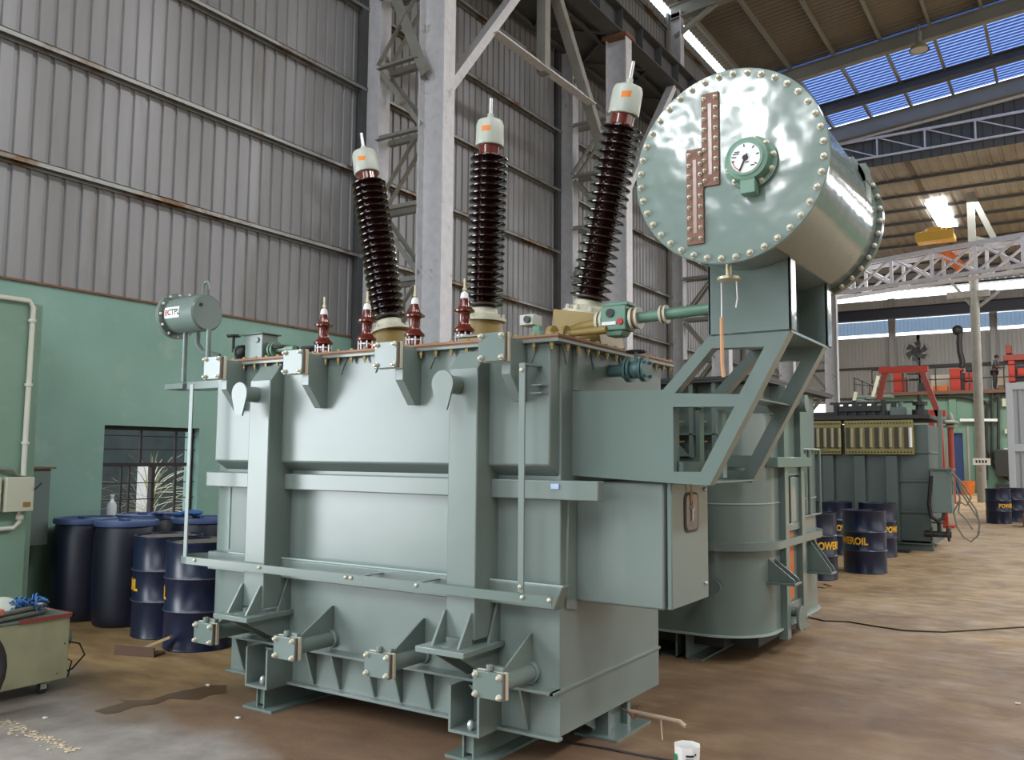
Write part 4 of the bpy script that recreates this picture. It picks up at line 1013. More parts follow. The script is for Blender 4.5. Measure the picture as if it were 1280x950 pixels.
BX, BY = -7.97, at(139, 648, X=-7.97).y
bt = thing('glass_bottle', 'small clear bottle standing on the drum in front of the barred window', 'bottle', (BX, BY, .915))
b = MB(); b.lathe([(.045, 0), (.045, .1), (.02, .14), (.015, .17), (.018, .18)], (BX, BY, .915), (0, 0, 1), 18); b.build('body', mat('clear_plastic', S(205, 212, 214), .15), bt)
b = MB(); b.cyl((BX, BY, 1.095), (BX, BY, 1.115), .02); b.build('cap', M_WHITE, bt)
steel_drum('steel_drum', 'navy steel drum with a rusty dusty top, beside the blue plastic drums', -6.551, 4.688, -1.95, 'drums with yellow letters on the left', M_DRTOP)
steel_drum('steel_drum', 'navy steel drum closest to the left end of the big transformer', -5.93, 4.56, -2.2, 'drums with yellow letters on the left', M_DRTOP)
RD = [((1082, 718), -.84, 'front navy drum showing the end of the yellow word, alone on the open floor'), ((1019, 726), .92, 'navy drum standing against the bracket of the middle transformer'),
      ((1044, 694), .86, 'navy drum behind the one against the bracket, left of the dark transformer corner'), ((1098, 697), 1.35, 'navy drum mostly hidden behind the front drum'),
      ((1249, 655), 1.0, 'navy drum by the grey door panel at the far right'), ((1267, 653), 2.6, 'navy drum half hidden behind the far right drum')]
for (px_, py_), a, lb_ in RD:
    p = at(px_, py_, Z=0); d = Vector((p.x, p.y, 0)).normalized(); c = p + d * .275
    steel_drum('steel_drum', lb_, c.x, c.y, a, 'drums on the right side of the hall', M_NAVY)

# ================================================================ left foreground
# cabinet, junction box and pipes on the pier
cb = thing('wall_cabinet', 'grey green sheet metal cabinet on the wall behind the pier', 'cabinet', (-8.2, 4.25, .68))
b = MB(); b.box(-8.19, -7.93, 4.1, 4.4, .68, 1.37); b.build('body', M_CABG, cb, bevel=.004)
b = MB(); b.box(-8.2, -7.9, 4.08, 4.43, 1.37, 1.385); b.build('top_plate', M_RUST, cb, smooth=0)
jb = thing('junction_box', 'beige wall box with a small orange plate on the green pier', 'electrical box', (-7.6, 3.9, 1.0))
b = MB(); b.box(-7.595, -7.49, 3.79, 4.02, 1.02, 1.31); b.build('body', M_BOXW, jb, bevel=.006)
b = MB(); b.box(-7.49, -7.485, 3.93, 3.99, 1.06, 1.1); b.build('plate', mat('tarnished_plate', S(150, 110, 60), .5), jb, smooth=0)
b = MB(); b.bar((-7.49, 4.02, 1.2), (-7.44, 4.05, 1.26), .012, .012); b.build('lever', M_BLACK, jb, smooth=0)
b = MB(); b.box(-7.595, -7.52, 3.55, 3.765, 1.03, 1.31); tag(b.build('junction_box', M_BOXW, bevel=.006), 'beige wall box cut by the left edge of the picture', 'electrical box')
b = MB(); b.tube([(-7.57, 2.6, 2.81), (-7.57, 3.93, 2.83), (-7.57, 3.965, 2.78), (-7.57, 3.96, 1.32)], .022, 12)
for z in (2.66, 2.1, 1.6): b.cyl((-7.57, 3.962, z - .012), (-7.57, 3.962, z + .012), .032)
tag(b.build('conduit_pipe', M_PIPEW), 'white pipe running along the pier top and down to the beige box', 'pipe')
b = MB(); b.tube([(-7.57, 3.95, 1.02), (-7.57, 3.95, .93), (-7.57, 3.9, .88), (-7.57, 3.0, .86)], .02, 12); b.cyl((-7.57, 3.95, .95), (-7.57, 3.95, .99), .03)
tag(b.build('conduit_pipe', M_PIPEW), 'short white pipe elbow below the beige box', 'pipe')
b = MB(); b.tube([(-7.57, 3.0, 1.39), (-7.57, 3.75, 1.38), (-7.56, 3.86, 1.37), (-7.57, 3.92, 1.32)], .015, 8)
tag(b.build('cable_conduit', M_HOSE), 'grey curved conduit above the two beige boxes', 'pipe')

# welding machine cart
W = thing('welding_machine', 'cream boxy welding machine on castors under coiled cables at the left edge', 'machine', (-5.7, 2.8, 0))
b = MB(); b.box(-6.05, -5.5, 2.1, 3.23, .075, .47); b.build('housing', M_CART, W, bevel=.008)
b = MB(); b.box(-6.06, -5.49, 2.09, 3.24, .47, .486); b.build('top_cover', M_CABG, W, bevel=.003)
b = MB(); b.box(-5.49, -5.482, 2.9, 3.24, .466, .49); b.box(-6.06, -5.482, 3.232, 3.24, .466, .49); b.build('edge_trim', M_REDT, W, smooth=0)
b = MB(); b.box(-6.0, -5.55, 3.23, 3.245, .1, .45); b.build('end_panel', M_DARK, W, smooth=0)
b = MB(); b.cyl((-5.7, 3.24, .3), (-5.7, 3.33, .3), .06); b.cyl((-5.85, 3.24, .3), (-5.85, 3.31, .3), .05); b.build('socket', M_CABG, W)
b = MB()
for yy, zz in ((3.16, .12), (3.2, .3)): b.ball((-5.498, yy, zz), .005, 6, 4)
b.build('rivet', M_DARK, W)
for x, y in ((-5.56, 3.1), (-5.95, 3.1), (-5.56, 2.25), (-5.95, 2.25)):
    b = MB(); b.lathe([(.03, -.015), (.036, -.01), (.036, .01), (.03, .015)], (x, y, .036), (1, 0, 0), 20); c = b.build('castor', M_DARK, W)
    b = MB(); b.box(x - .022, x + .022, y - .02, y + .035, .062, .078); b.box(x - .022, x - .018, y - .02, y + .02, .03, .07); b.box(x + .018, x + .022, y - .02, y + .02, .03, .07); b.build('fork', M_SILVER, c, smooth=0)
b = MB(); b.tube([(-5.62, 3.24, .3), (-5.6, 3.36, .26), (-5.6, 3.4, .18), (-5.62, 3.33, .1), (-5.64, 3.28, .08)], .006, 6); b.tube([(-5.6, 3.24, .2), (-5.58, 3.3, .16), (-5.6, 3.29, .06)], .005, 6); b.build('lead', M_HOSEB, W)
def coil(name, label, cx, cy, z, rx, ry, n, r, m, seed):
    random.seed(seed); pts = []
    for i in range(n * 18):
        a = 2 * PI * i / 18; k = 1 + .12 * _s(a * .37 + seed) + random.uniform(-.015, .015)
        pts.append((cx + rx * k * _c(a), cy + ry * k * _s(a), z + r + (i / 18) * r * .8 + .01 * _s(a * 3)))
    b = MB(); b.tube(pts, r, 8); return tag(b.build(name, m), label, 'cable')
coil('cable_coil', 'thick grey cable coil lying on top of the welding machine', -5.72, 2.7, .487, .2, .42, 4, .014, M_HOSE, 1)
coil('cable_coil', 'thin dark cable coil mixed into the grey coil on the welding machine', -5.7, 2.66, .487, .12, .3, 3, .01, M_HOSEB, 3)
b = MB(); random.seed(2)
for i in range(60):
    p = Vector((-5.62 + random.uniform(-.06, .08), 2.98 + random.uniform(-.1, .09), .53 + random.uniform(-.01, .06))); e = p + Vector((random.uniform(-.07, .07), random.uniform(-.08, .08), random.uniform(-.03, .03)))
    b.tube([p, (p + e) / 2 + Vector((0, 0, .02)), e], .006, 6)
tag(b.build('blue_rag', M_RAG), 'bunch of blue cloth strips on the welding machine cables', 'cloth')
b = MB(); b.lathe([(.001, .022), (.045, .019), (.08, .008), (.084, .0), (.08, .003), (.045, .014), (.001, .017)], (-5.6, 2.84, .575), (.45, -.3, 1), 28, False)
tag(b.build('white_dish', M_CAP), 'white shallow dish tilted on the cable coil', 'dish')
b = MB(); b.box(-5.53, -5.47, 2.66, 2.8, .535, .575); tag(b.build('marker_box', mat('pink_red', S(190, 110, 104), .5), bevel=.008), 'small pink and red box on the cables at the left edge', 'box')
# coiled dark hose just entering the frame at the left
tr = thing('rubber_hose_roll', 'dark rubber hose roll standing on the floor, cut by the left edge', 'hose', (-4.78, 2.1, 0))
c = at(-64, 850, Y=2.42)
b = MB()
for k in range(5):
    b.tube([(c.x + .02 * k - .04, c.y + (.26 - .0 * k) * _c(a), .29 + .26 * _s(a)) for a in [2 * PI * i / 28 for i in range(28)]], .028, 10, True)
b.build('coil', M_HOSEB, tr)
OFFC = c

# floor objects on the left
b = MB(); c = at(176, 818, Z=0); b.box(c.x - .18, c.x + .16, c.y - .07, c.y + .07, 0, .012); b.box(c.x - .18, c.x + .16, c.y - .07, c.y - .058, .012, .07); b.xf(Matrix.Translation(c) @ Matrix.Rotation(.35, 4, 'Z') @ Matrix.Translation(-c))
tag(b.build('steel_angle', mat('rusty_angle', S(86, 62, 46), .7), smooth=0), 'rusty steel angle offcut on the floor before the navy drums', 'metal scrap')
b = MB(); c2 = at(196, 812, Z=.03); b.bar(c2 + Vector((-.12, -.04, 0)), c2 + Vector((.1, .05, .1)), .04, .02); tag(b.build('timber_offcut', M_WOOD, smooth=0), 'short pale timber offcut leaning on the rusty angle', 'timber')
# puddle
pts = [at(x, y, Z=0) for x, y in ((118, 889), (150, 880), (160, 877), (148, 876), (186, 876), (210, 868), (228, 864), (250, 860), (262, 857), (284, 857), (280, 862), (284, 866), (262, 869), (248, 875), (226, 874), (212, 873), (196, 880), (168, 883), (148, 891), (132, 893))]
b = MB(); b.add([(p.x, p.y, .003) for p in pts], [tuple(range(len(pts)))]); tag(b.build('oil_puddle', M_OIL, smooth=0), 'long brown oil puddle on the floor left of the big transformer', 'puddle', kind='stuff')
# broken edge of the floor screed at the lower left
b = MB(); random.seed(9)
A_, B_ = at(2, 902, Z=0), at(92, 940, Z=0)
for i in range(150):
    t_ = random.random(); p = A_.lerp(B_, t_) + Vector((random.gauss(0, .03), random.gauss(0, .03), 0)); s_ = random.uniform(.003, .013)
    b.ball((p.x, p.y, s_ * .25), s_, 6, 4, (1.4, 1, .25))
tag(b.build('concrete_rubble', mat('pale_rubble', S(188, 172, 146), .9), smooth=0), 'line of broken pale concrete crumbs along the floor crack at lower left', 'rubble', kind='stuff')
for i, (x, y, lb_) in enumerate([(260, 856, 'tiny white paper scrap on the oil puddle'), (297, 897, 'tiny white paper scrap on the grey floor left of the foot'), (56, 897, 'tiny white scrap on the grey floor near the left edge'), (1272, 879, 'tiny pale blue scrap on the floor at the right edge')]):
    p = at(x, y, Z=.006); b = MB(); b.box(p.x - .014, p.x + .016, p.y - .008, p.y + .01, .0035, .009); tag(b.build('paper_scrap', M_WHITE, smooth=0), lb_, 'scrap')

# stick and white carton at the foot of the big transformer
a, c = at(800, 888, Y=4.5), at(857, 907, Y=4.3)
b = MB(); b.tube([(-2.14, 4.5, .12), at(808, 893, Y=4.45), at(832, 898, Y=4.38), at(850, 902, Y=4.32), at(857, 908, Y=4.31)], .011, 8)
b.tube([at(826, 898, Y=4.4), at(828, 925, Y=4.38)], .004, 6)
tag(b.build('stick', mat('bleached_wood', S(186, 164, 138), .8), None), 'pale knotted stick poking out beside the right foot of the big transformer', 'stick')
b = MB(); b.tube([at(776, 886, Y=4.52), at(786, 890, Y=4.5), at(792, 899, Y=4.48), at(800, 884, Y=4.5)], .007, 6); tag(b.build('rusty_twig', M_RUST), 'reddish twisted wire tied around the stick by the right foot', 'wire')
cp = at(859, 940, Z=.1)
ct = thing('paint_carton', 'open white carton with a green side at the bottom edge of the picture', 'carton', (cp.x, cp.y, 0))
cy_ = Vector((cp.x, cp.y, 0))
b = MB(); b.lathe([(.058, 0), (.066, .135), (.063, .135), (.056, .01), (0, .01)], cy_, (0, 0, 1), 8, False); b.lathe([(0, 0), (.058, 0)], cy_, (0, 0, 1), 8, False); b.build('body', M_WHITE, ct, smooth=0)
b = MB(); tc = -Vector((cp.x, cp.y, 0)).normalized(); rg = Vector((-tc.y, tc.x, 0))
def side(a0, a1, z0, z1, m, nm):
    b = MB(); vs = []
    for k in range(4):
        a = a0 + (a1 - a0) * k / 3; dd = tc * _c(a) + rg * _s(a)
        vs += [cy_ + dd * (.0605 + z0 * .06) + Vector((0, 0, z0)), cy_ + dd * (.0605 + z1 * .06) + Vector((0, 0, z1))]
    b.add(vs, [(2 * k, 2 * k + 2, 2 * k + 3, 2 * k + 1) for k in range(3)]); b.build(nm, m, ct, smooth=0)
side(-1.3, -.85, .01, .1, M_GREENC, 'green_print')
side(-.1, .5, .095, .105, M_INK, 'print'); side(-.1, .45, .078, .086, M_INK, 'print'); side(.55, .68, .1, .112, M_INK, 'print')
# cables on the floor
b = MB(); b.tube([at(x, y, Z=.006) for x, y in ((1003, 770), (1030, 776), (1060, 777), (1095, 783), (1130, 788), (1180, 790), (1230, 787), (1275, 784), (1330, 783))], .007, 6); tag(b.build('floor_cable', M_HOSEB), 'thin dark cable crossing the open floor at the right', 'cable')
b = MB(); b.tube([at(x, y, Z=.005) for x, y in ((700, 926), (730, 931), (760, 936), (800, 944), (840, 951), (870, 962))], .006, 6); tag(b.build('floor_cable', M_HOSEB), 'dark cable running from under the big transformer past the carton', 'cable')
b = MB(); b.tube([at(x, y, Z=.006) for x, y in ((1003, 731), (1015, 733), (1030, 735), (1040, 733), (1030, 730))], .007, 6); tag(b.build('floor_cable', M_RUST), 'short brown hose end near the drum against the bracket', 'cable')

# ================================================================ middle transformer
T2 = thing('power_transformer', 'sage green transformer tank with rounded corner and two triangular brackets, behind the big one', 'transformer', (-3.2, 7.3, 0))
def out2(g, x1=-1.98, y0=6.32, y1=8.4, r=.42): return [(-4.4 - g, y0 - g)] + arc(x1 - r, y0 + r, r + g, -90, 0, 10) + arc(x1 - r, y1 - r, r + g, 0, 90, 6) + [(-4.4 - g, y1 + g)]
b = MB(); b.prism(out2(0), 'Z', .2, 2.08); b.build('tank', M_PAINTG2, T2, smooth=40)
b = MB(); b.prism(out2(.055), 'Z', .83, .89); b.build('belt', M_PAINTG2, T2, smooth=40)
b = MB(); b.prism(out2(.02), 'Z', .195, .21); b.prism(out2(.006), 'Z', 1.172, 1.18); b.build('weld_seam', M_WELD, T2, smooth=40)
b = MB(); b.box(-4.3, -2.35, 6.24, 6.33, 1.47, 1.52); b.box(-2.2, -1.93, 6.3, 6.37, 1.45, 1.54); b.box(-1.99, -1.9, 6.6, 7.6, 1.45, 1.53); b.build('upper_belt', M_PAINTG2, T2, bevel=.004)
b = MB(); b.box(-4.4, -1.93, 6.2, 6.34, 2.08, 2.1); b.box(-2.0, -1.9, 6.2, 8.4, 2.08, 2.1); b.box(-4.4, -1.9, 6.2, 8.45, 2.1, 2.125); b.build('lid', M_DARK, T2, bevel=.003, label='dark rimmed lid')
for y in (6.94, 7.42): b = MB(); b.box(-2.0, -1.93, y - .05, y + .05, .12, 2.08); b.build('end_post', M_PAINTG2, T2, bevel=.004)
for z0_, z1_ in ((.94, 1.0), (1.38, 1.46), (.3, .38)): b = MB(); b.box(-1.99, -1.95, 6.96, 7.4, z0_, z1_); b.build('end_rail', M_PAINTG2, T2, bevel=.004)
b = MB(); b.box(-1.99, -1.975, 7.0, 7.26, .39, .93); b.build('orange_panel', M_ORANGEP, T2, smooth=0, label='orange primed panel')
b = MB(); b.box(-1.985, -1.972, 7.02, 7.12, 1.02, 1.38); b.build('dark_slot', M_DARK, T2, smooth=0)
b = MB(); b.box(-1.98, -1.955, 7.14, 7.38, 1.0, 1.37); b.build('cover_plate', M_PAINTG, T2, bevel=.004)
for y, xa, xb, zb, zt in ((6.63, -2.12, -1.8, .595, .86), (7.72, -2.0, -1.79, .56, .875)):
    b = MB()
    for dy in (0, .12): b.prism([(xa, zt), (xb, zb + .02), (xb, zb), (xa, zb)], 'Y', y + dy, y + dy + .012)
    b.box(xa, xb + .01, y - .03, y + .16, zb - .02, zb); b.build('jacking_bracket', M_PAINTG2, T2, bevel=.003)
b = MB()
for x, y, z in ((-2.42, 6.3, 1.13), (-2.3, 6.28, .58), (-2.43, 6.3, .8), (-2.43, 6.3, 1.2)): b.cyl((x, y - .05, z), (x, y + .05, z), .018, n=10); b.cyl((x + .03, y - .06, z - .005), (x + .03, y - .05, z - .005), .045 if z < 1 else .025, n=16)
b.build('earth_boss', M_PAINTG2, T2)
b = MB()
for y in (7.1, 7.2): b.cyl((-1.99, y, .3), (-1.9, y, .3), .03)
b.cyl((-1.9, 7.12, .26), (-1.88, 7.12, .26), .1, n=20); b.build('drain_valve', M_PAINTG2, T2)
b = MB()
for y in (7.74, 8.1): b.cyl((-1.96, y, 1.03), (-1.96, y, 1.6), .014, n=8)
b.cyl((-1.96, 7.4, 1.6), (-1.96, 8.1, 1.6), .01, n=8); b.cyl((-1.96, 7.4, 1.03), (-1.96, 8.1, 1.03), .01, n=8); b.box(-2.0, -1.94, 7.42, 7.56, 1.42, 1.56); b.build('ladder_rail', M_PAINTG2, T2)
for x in (-2.62, -2.44, -2.26):
    b = MB(); b.box(x - .016, x + .016, 6.22, 6.33, 1.52, 2.08); o = b.build('radiator_strip', M_PAINTG2, T2, smooth=0)
    for z in (1.93, 1.79, 1.64):
        b = MB(); b.cyl((x + .05, 6.25, z), (x + .12, 6.25, z), .008, n=6); b.cyl((x + .05, 6.25, z), (x + .07, 6.25, z), .016, n=6); b.build('bolt', M_NUTD, o)
b = MB(); b.box(-2.75, -2.2, 6.22, 6.33, 1.69, 1.7); b.prism([(-2.72, 1.6), (-2.55, 1.62), (-2.45, 1.53), (-2.72, 1.52)], 'Y', 6.2, 6.32); b.build('shelf', M_PAINTG2, T2, smooth=0)
b = MB(); b.box(-1.99, -1.86, 6.7, 6.8, 1.85, 2.08); b.cyl((-1.95, 7.25, 1.97), (-1.84, 7.25, 1.97), .07); b.cyl((-1.97, 6.95, 1.97), (-1.87, 6.95, 1.97), .03); b.cyl((-1.92, 6.95, 1.97), (-1.92, 7.3, 1.97), .04); b.build('top_valve', M_PAINT, T2, bevel=.003)
b = MB(); b.box(-4.3, -2.3, 6.5, 8.3, .09, .2); b.box(-2.4, -2.1, 6.7, 8.2, .08, .2); b.build('base', M_DARK, T2, smooth=0)
for x in (-3.95, -2.62): b = MB(); b.box(x - .01, x, 6.35, 8.3, 0, .2); b.box(x - .13, x, 6.35, 8.3, 0, .012); b.box(x + .07, x + .08, 6.35, 8.3, 0, .2); b.box(x + .07, x + .2, 6.35, 8.3, 0, .012); b.build('skid', M_PAINTG2, T2, smooth=0)

# ================================================================ far dark transformer
M_SLOT = mat('olive_slot', S(66, 58, 40), .5)
T3 = thing('power_transformer', 'slate grey transformer with a long ochre strip of gauge tubes, farthest one', 'transformer', (-3.2, 16.8, 0))
Y3 = 15.9; x0, x1 = at(960, 600, Y=Y3).x, at(1123, 600, Y=Y3).x
b = MB(); b.box(x0, x1, Y3 + .06, Y3 + 1.9, .1, 2.12); b.build('tank', M_T3, T3, bevel=.01)
xe = at(1161, 600, Y=Y3).x
b = MB(); b.box(x1, xe, Y3 + .1, Y3 + 1.6, .1, 2.1)
for z in (.1, .62, 1.14, 1.62): b.box(x1 - .02, xe + .02, Y3 + .06, Y3 + 1.62, z, z + .03)
b.build('end_casing', M_T3, T3, bevel=.006)
for px_ in (1005, 1037, 1076, 1116):
    x = at(px_, 600, Y=Y3).x; b = MB(); b.box(x - .1, x + .08, Y3 - .06, Y3 + .07, .15, 1.58); b.build('rib', M_T3, T3, bevel=.006)
b = MB(); b.box(x0 - .05, xe + .05, Y3 - .06, Y3 + 1.95, 2.2, 2.27); b.build('lid', M_DARK, T3, bevel=.005)
for pa_, pb_, n in ((998, 1051, 6), (1056, 1141, 7)):
    xa, xb = at(pa_, 548, Y=Y3 - .1).x, at(pb_, 548, Y=Y3 - .1).x
    b = MB(); b.box(xa, xb, Y3 - .12, Y3 + .06, 1.6, 2.18); g3 = b.build('gauge_panel', M_T3G, T3, bevel=.004, label='ochre bolted gauge panel')
    for k in range(n):
        x = xa + (xb - xa) * (k + .5) / n
        b = MB(); b.box(x - .055, x + .03, Y3 - .128, Y3 - .119, 1.7, 2.06); b.build('slot', M_SLOT, g3, smooth=0)
        b = MB(); b.cyl((x + .045, Y3 - .14, 1.72), (x + .045, Y3 - .14, 2.05), .028, n=10); b.build('tube', mat('tube_glass', S(168, 164, 130), .3) if k < n - 1 or n == 6 else M_WHITE, g3)
    fb_ = None
    for k in range(n * 3):
        x = xa + (xb - xa) * (k + .5) / (n * 3)
        for z in (1.64, 2.13):
            if fb_ is None: bb = MB(); bb.ball((0, 0, 0), .014, 6, 4); fb_ = bb.build('bolt', M_DARK, g3, world=False); o = fb_
            else: o = fb_.copy(); COL.objects.link(o); o.parent = g3
            o.location = Vector((x, Y3 - .125, z)) - OFF[T3.name]
xw = at(1125, 510, Y=Y3 + .4).x
b = MB(); b.box(x0, xw - .2, Y3 + .4, Y3 + 1.2, 2.27, 2.36); b.box(xw - 1.0, xw - .3, Y3 + .3, Y3 + .8, 2.36, 2.46)
for k in range(7): xx = xw - 1.1 + k * .16; b.box(xx, xx + .07, Y3 + .35, Y3 + .5, 2.27, 2.5 + .03 * (k % 3))
b.box(xw - 1.2, xw + .2, Y3 + .5, Y3 + .56, 2.5, 2.54)
b.build('lid_clutter', M_DARK, T3, smooth=0, label='dark terminal gear on the lid')
b = MB(); b.box(xw - .15, xw + .12, Y3 + .3, Y3 + .7, 2.27, 2.42); b.cyl((xw, Y3 + .5, 2.42), (xw, Y3 + .5, 2.52), .04); b.build('lid_box', M_CABG, T3, bevel=.01)
xv = at(1150, 505, Y=Y3 + .2).x
b = MB(); b.cyl((xv, Y3 + .2, 2.27), (xv, Y3 + .2, 2.36), .13); b.cyl((xv, Y3 + .2, 2.36), (xv, Y3 + .2, 2.44), .07); b.cyl((xv, Y3 + .2, 2.44), (xv, Y3 + .2, 2.5), .12); b.cyl((xv, Y3 + .2, 2.5), (xv, Y3 + .2, 2.62), .04); b.build('lid_valve', M_DARK, T3)
b = MB(); b.box(x0, x1 + .2, Y3 + .2, Y3 + 1.8, 0, .1); b.build('base', M_DARK, T3, smooth=0)
b = MB(); b.box(x1 - .1, xe + .02, Y3 + .1, Y3 + .25, 0, .16); b.build('foot', M_T3, T3, smooth=0)
# control box with hanging cables
bx0, bx1, bz0, bz1 = at(1166, 640, Y=Y3 - .1).x, at(1190, 640, Y=Y3 - .1).x, at(1178, 641, Y=Y3 - .1).z, at(1178, 588, Y=Y3 - .1).z
b = MB(); b.box(bx0, bx1, Y3 - .1, Y3 + .3, bz0, bz1); cbx = b.build('control_box', M_CABG, T3, bevel=.008)
b = MB(); b.box(bx0 - .03, bx1 + .03, Y3 - .14, Y3 + .34, bz1, bz1 + .03); b.box(bx1, bx1 + .01, Y3 + .0, Y3 + .2, bz0 + .3, bz1 - .05); b.build('box_roof', M_T3, cbx, smooth=0)
b = MB(); b.bar((bx0 + .1, Y3 + .2, bz1), at(1175, 512, Y=Y3 + .2), .06, .06); b.build('pipe_post', M_CABG, T3, smooth=0)
b = MB(); b.tube([at(1164, 595, Y=Y3 - .1), at(1161, 630, Y=Y3 - .15), at(1164, 646, Y=Y3 - .15), at(1172, 651, Y=Y3 - .15), at(1179, 648, Y=Y3 - .1), at(1180, 640, Y=Y3 - .05)], .03, 8); b.build('black_hose', M_BLACK, T3)
for pts, nm in (([(1185, 584), (1198, 600), (1208, 620), (1220, 637), (1225, 655), (1222, 670), (1214, 677), (1205, 672), (1196, 658), (1192, 640), (1200, 625)], 'loop'), ([(1183, 588), (1196, 598), (1203, 618), (1212, 632), (1224, 650), (1224, 668)], ''), ([(1190, 600), (1200, 622), (1198, 640), (1208, 650), (1216, 662)], ''), ([(1186, 586), (1205, 606), (1214, 622), (1208, 632), (1198, 626)], '')):
    b = MB(); b.tube([at(x, y, Y=Y3 - .12) for x, y in pts], .014, 6); b.build('loose_cable', M_HOSE, T3, label='loose grey cable')
p = at(1172, 668, Y=Y3 + .05)
b = MB(); b.cyl((p.x - .2, Y3 + .1, p.z), (p.x + .2, Y3 + .1, p.z), .05); b.cyl((p.x - .1, Y3 + .1, p.z), (p.x - .08, Y3 + .1, p.z), .11); b.cyl((p.x + .15, Y3 + .1, p.z), (p.x + .18, Y3 + .1, p.z), .11); b.cyl((p.x + .02, Y3 + .1, p.z), (p.x + .02, Y3 + .1, p.z + .2), .03); b.cyl((p.x + .02, Y3 + .1, p.z + .18), (p.x + .02, Y3 + .1, p.z + .2), .11); b.build('drain_valve', M_DARK, T3)
p = at(1186, 668, Z=0); b = MB(); b.cyl((p.x, p.y, 0), (p.x, p.y, .18), .05); tag(b.build('rusty_can', M_RUST), 'small rusty can on the floor right of the drain valve', 'can')
for (x, y), lb_ in zip(((1125, 690), (1166, 662), (1130, 686)), ('flat dark scrap under the far transformer corner', 'flat board scrap beside the far transformer drain valve', 'small dark lump by the far transformer corner')):
    p = at(x, y, Z=0); b = MB(); b.box(p.x - .2, p.x + .15, p.y - .1, p.y + .12, 0, .03); tag(b.build('floor_scrap', M_DARK, smooth=0), lb_, 'scrap')

# orange lifting frame behind the far transformer
YG = 22.0
og = thing('lifting_frame', 'orange red steel lifting frame standing behind the far dark transformer', 'frame', tuple(at(1165, 560, Y=YG)))
b = MB(); b.bar(at(1099, 463, Y=YG), at(1160, 461, Y=YG), .16, .14); b.build('top_beam', M_RED, og, smooth=0)
b = MB(); b.bar(at(1107, 464, Y=YG), at(1099, 500, Y=YG), .12, .12); b.build('leg', M_REDM, og, smooth=0)
b = MB(); b.bar(at(1152, 463, Y=YG), at(1174, 520, Y=YG), .14, .12); b.build('leg', M_REDM, og, smooth=0)
b = MB(); b.bar(at(1153, 516, Y=YG), at(1182, 517, Y=YG), .14, .14); b.build('cross_beam', M_RED, og, smooth=0)
b = MB(); e1, e2 = at(1164, 520, Y=YG), at(1174, 520, Y=YG); b.bar(e1, (e1.x, YG, 0), .1, .1, (1, 0, 0)); b.bar(e2, (e2.x + .05, YG, 0), .12, .12, (1, 0, 0)); b.box(e1.x - .15, e2.x + .25, YG - .3, YG + .3, 0, .05); b.build('post', M_RED, og, smooth=0)

# ================================================================ mezzanine with machines
YM = 45.0
zt = at(1180, 489, Y=YM).z; xl = at(1092, 500, Y=YM).x
b = MB(); b.box(xl, 19.9, YM, 51.6, 0, zt - .17)
for px_ in (1223, 1192): x = at(px_, 540, Y=YM).x; b.box(x - .15, x + .15, YM - .1, YM, 0, zt - .15)
struct(b.build('wall_mezzanine', M_GREENF, smooth=0))
b = MB(); b.box(xl - .2, 19.9, YM - .3, 51.6, zt - .16, zt); tag(b.build('mezzanine_deck', mat('deck_edge', S(110, 80, 62), .7), smooth=0), 'brown edged deck on top of the green mezzanine wall', 'platform')
rl_ = thing('railing', 'thin dark pipe railing along the mezzanine deck', 'railing', (xl, YM, zt))
b = MB(); b.cyl((xl, YM - .2, zt + 1.1), (6, YM - .2, zt + 1.1), .03, n=6); b.build('handrail', M_DARK, rl_)
b = MB(); b.cyl((xl, YM - .2, zt + .55), (6, YM - .2, zt + .55), .025, n=6); b.build('midrail', M_DARK, rl_)
x = xl
while x < 3: b = MB(); b.cyl((x, YM - .2, zt), (x, YM - .2, zt + 1.1), .03, n=6); b.build('post', M_DARK, rl_); x += 1.4
# stairs
ss = thing('staircase', 'steel stairs with handrail climbing to the mezzanine behind the far transformer', 'stairs', (xl, 40, 0))
YS = 40.0; s0, s1 = at(1066, 530, Y=YS), at(1110, 488, Y=YS)
b = MB(); b.bar(at(1060, 536, Y=YS), at(1070, 490, Y=YS), .08, .14); b.bar(at(1091, 496, Y=YS), at(1098, 470, Y=YS), .08, .14); b.build('stringer', M_CREAM, ss, smooth=0)
b = MB(); g0, g1 = at(1069, 494, Y=YS), at(1097, 494, Y=YS); b.box(g0.x, g1.x + .5, YS, YS + 1, g0.z - .12, g0.z); b.box(g0.x, g1.x + .5, YS, YS + 1, g0.z - .7, g0.z - .5)
for k in range(6): b.box(g0.x - .1 * k, g0.x + .35, YS, YS + .8, g0.z - .25 * k - .2, g0.z - .25 * k - .15)
b.build('landing', M_CABG, ss, smooth=0)
b = MB(); H0 = [at(1068, 472, Y=YS), at(1078, 476, Y=YS), at(1087, 480, Y=YS), at(1097, 484, Y=YS)]
b.tube(H0, .04, 6)
for h in H0: b.cyl(h, (h.x, h.y, g0.z), .03, n=6)
b.cyl((H0[0].x, YS, g0.z + .5), (H0[-1].x, YS, g0.z + .35), .03, n=6); b.build('handrail', M_DARK, ss)
b = MB(); b.box(g0.x + .2, g1.x + .4, YS + .2, YS + .8, 0, g0.z - .7); b.build('support', M_T3, ss, smooth=0)

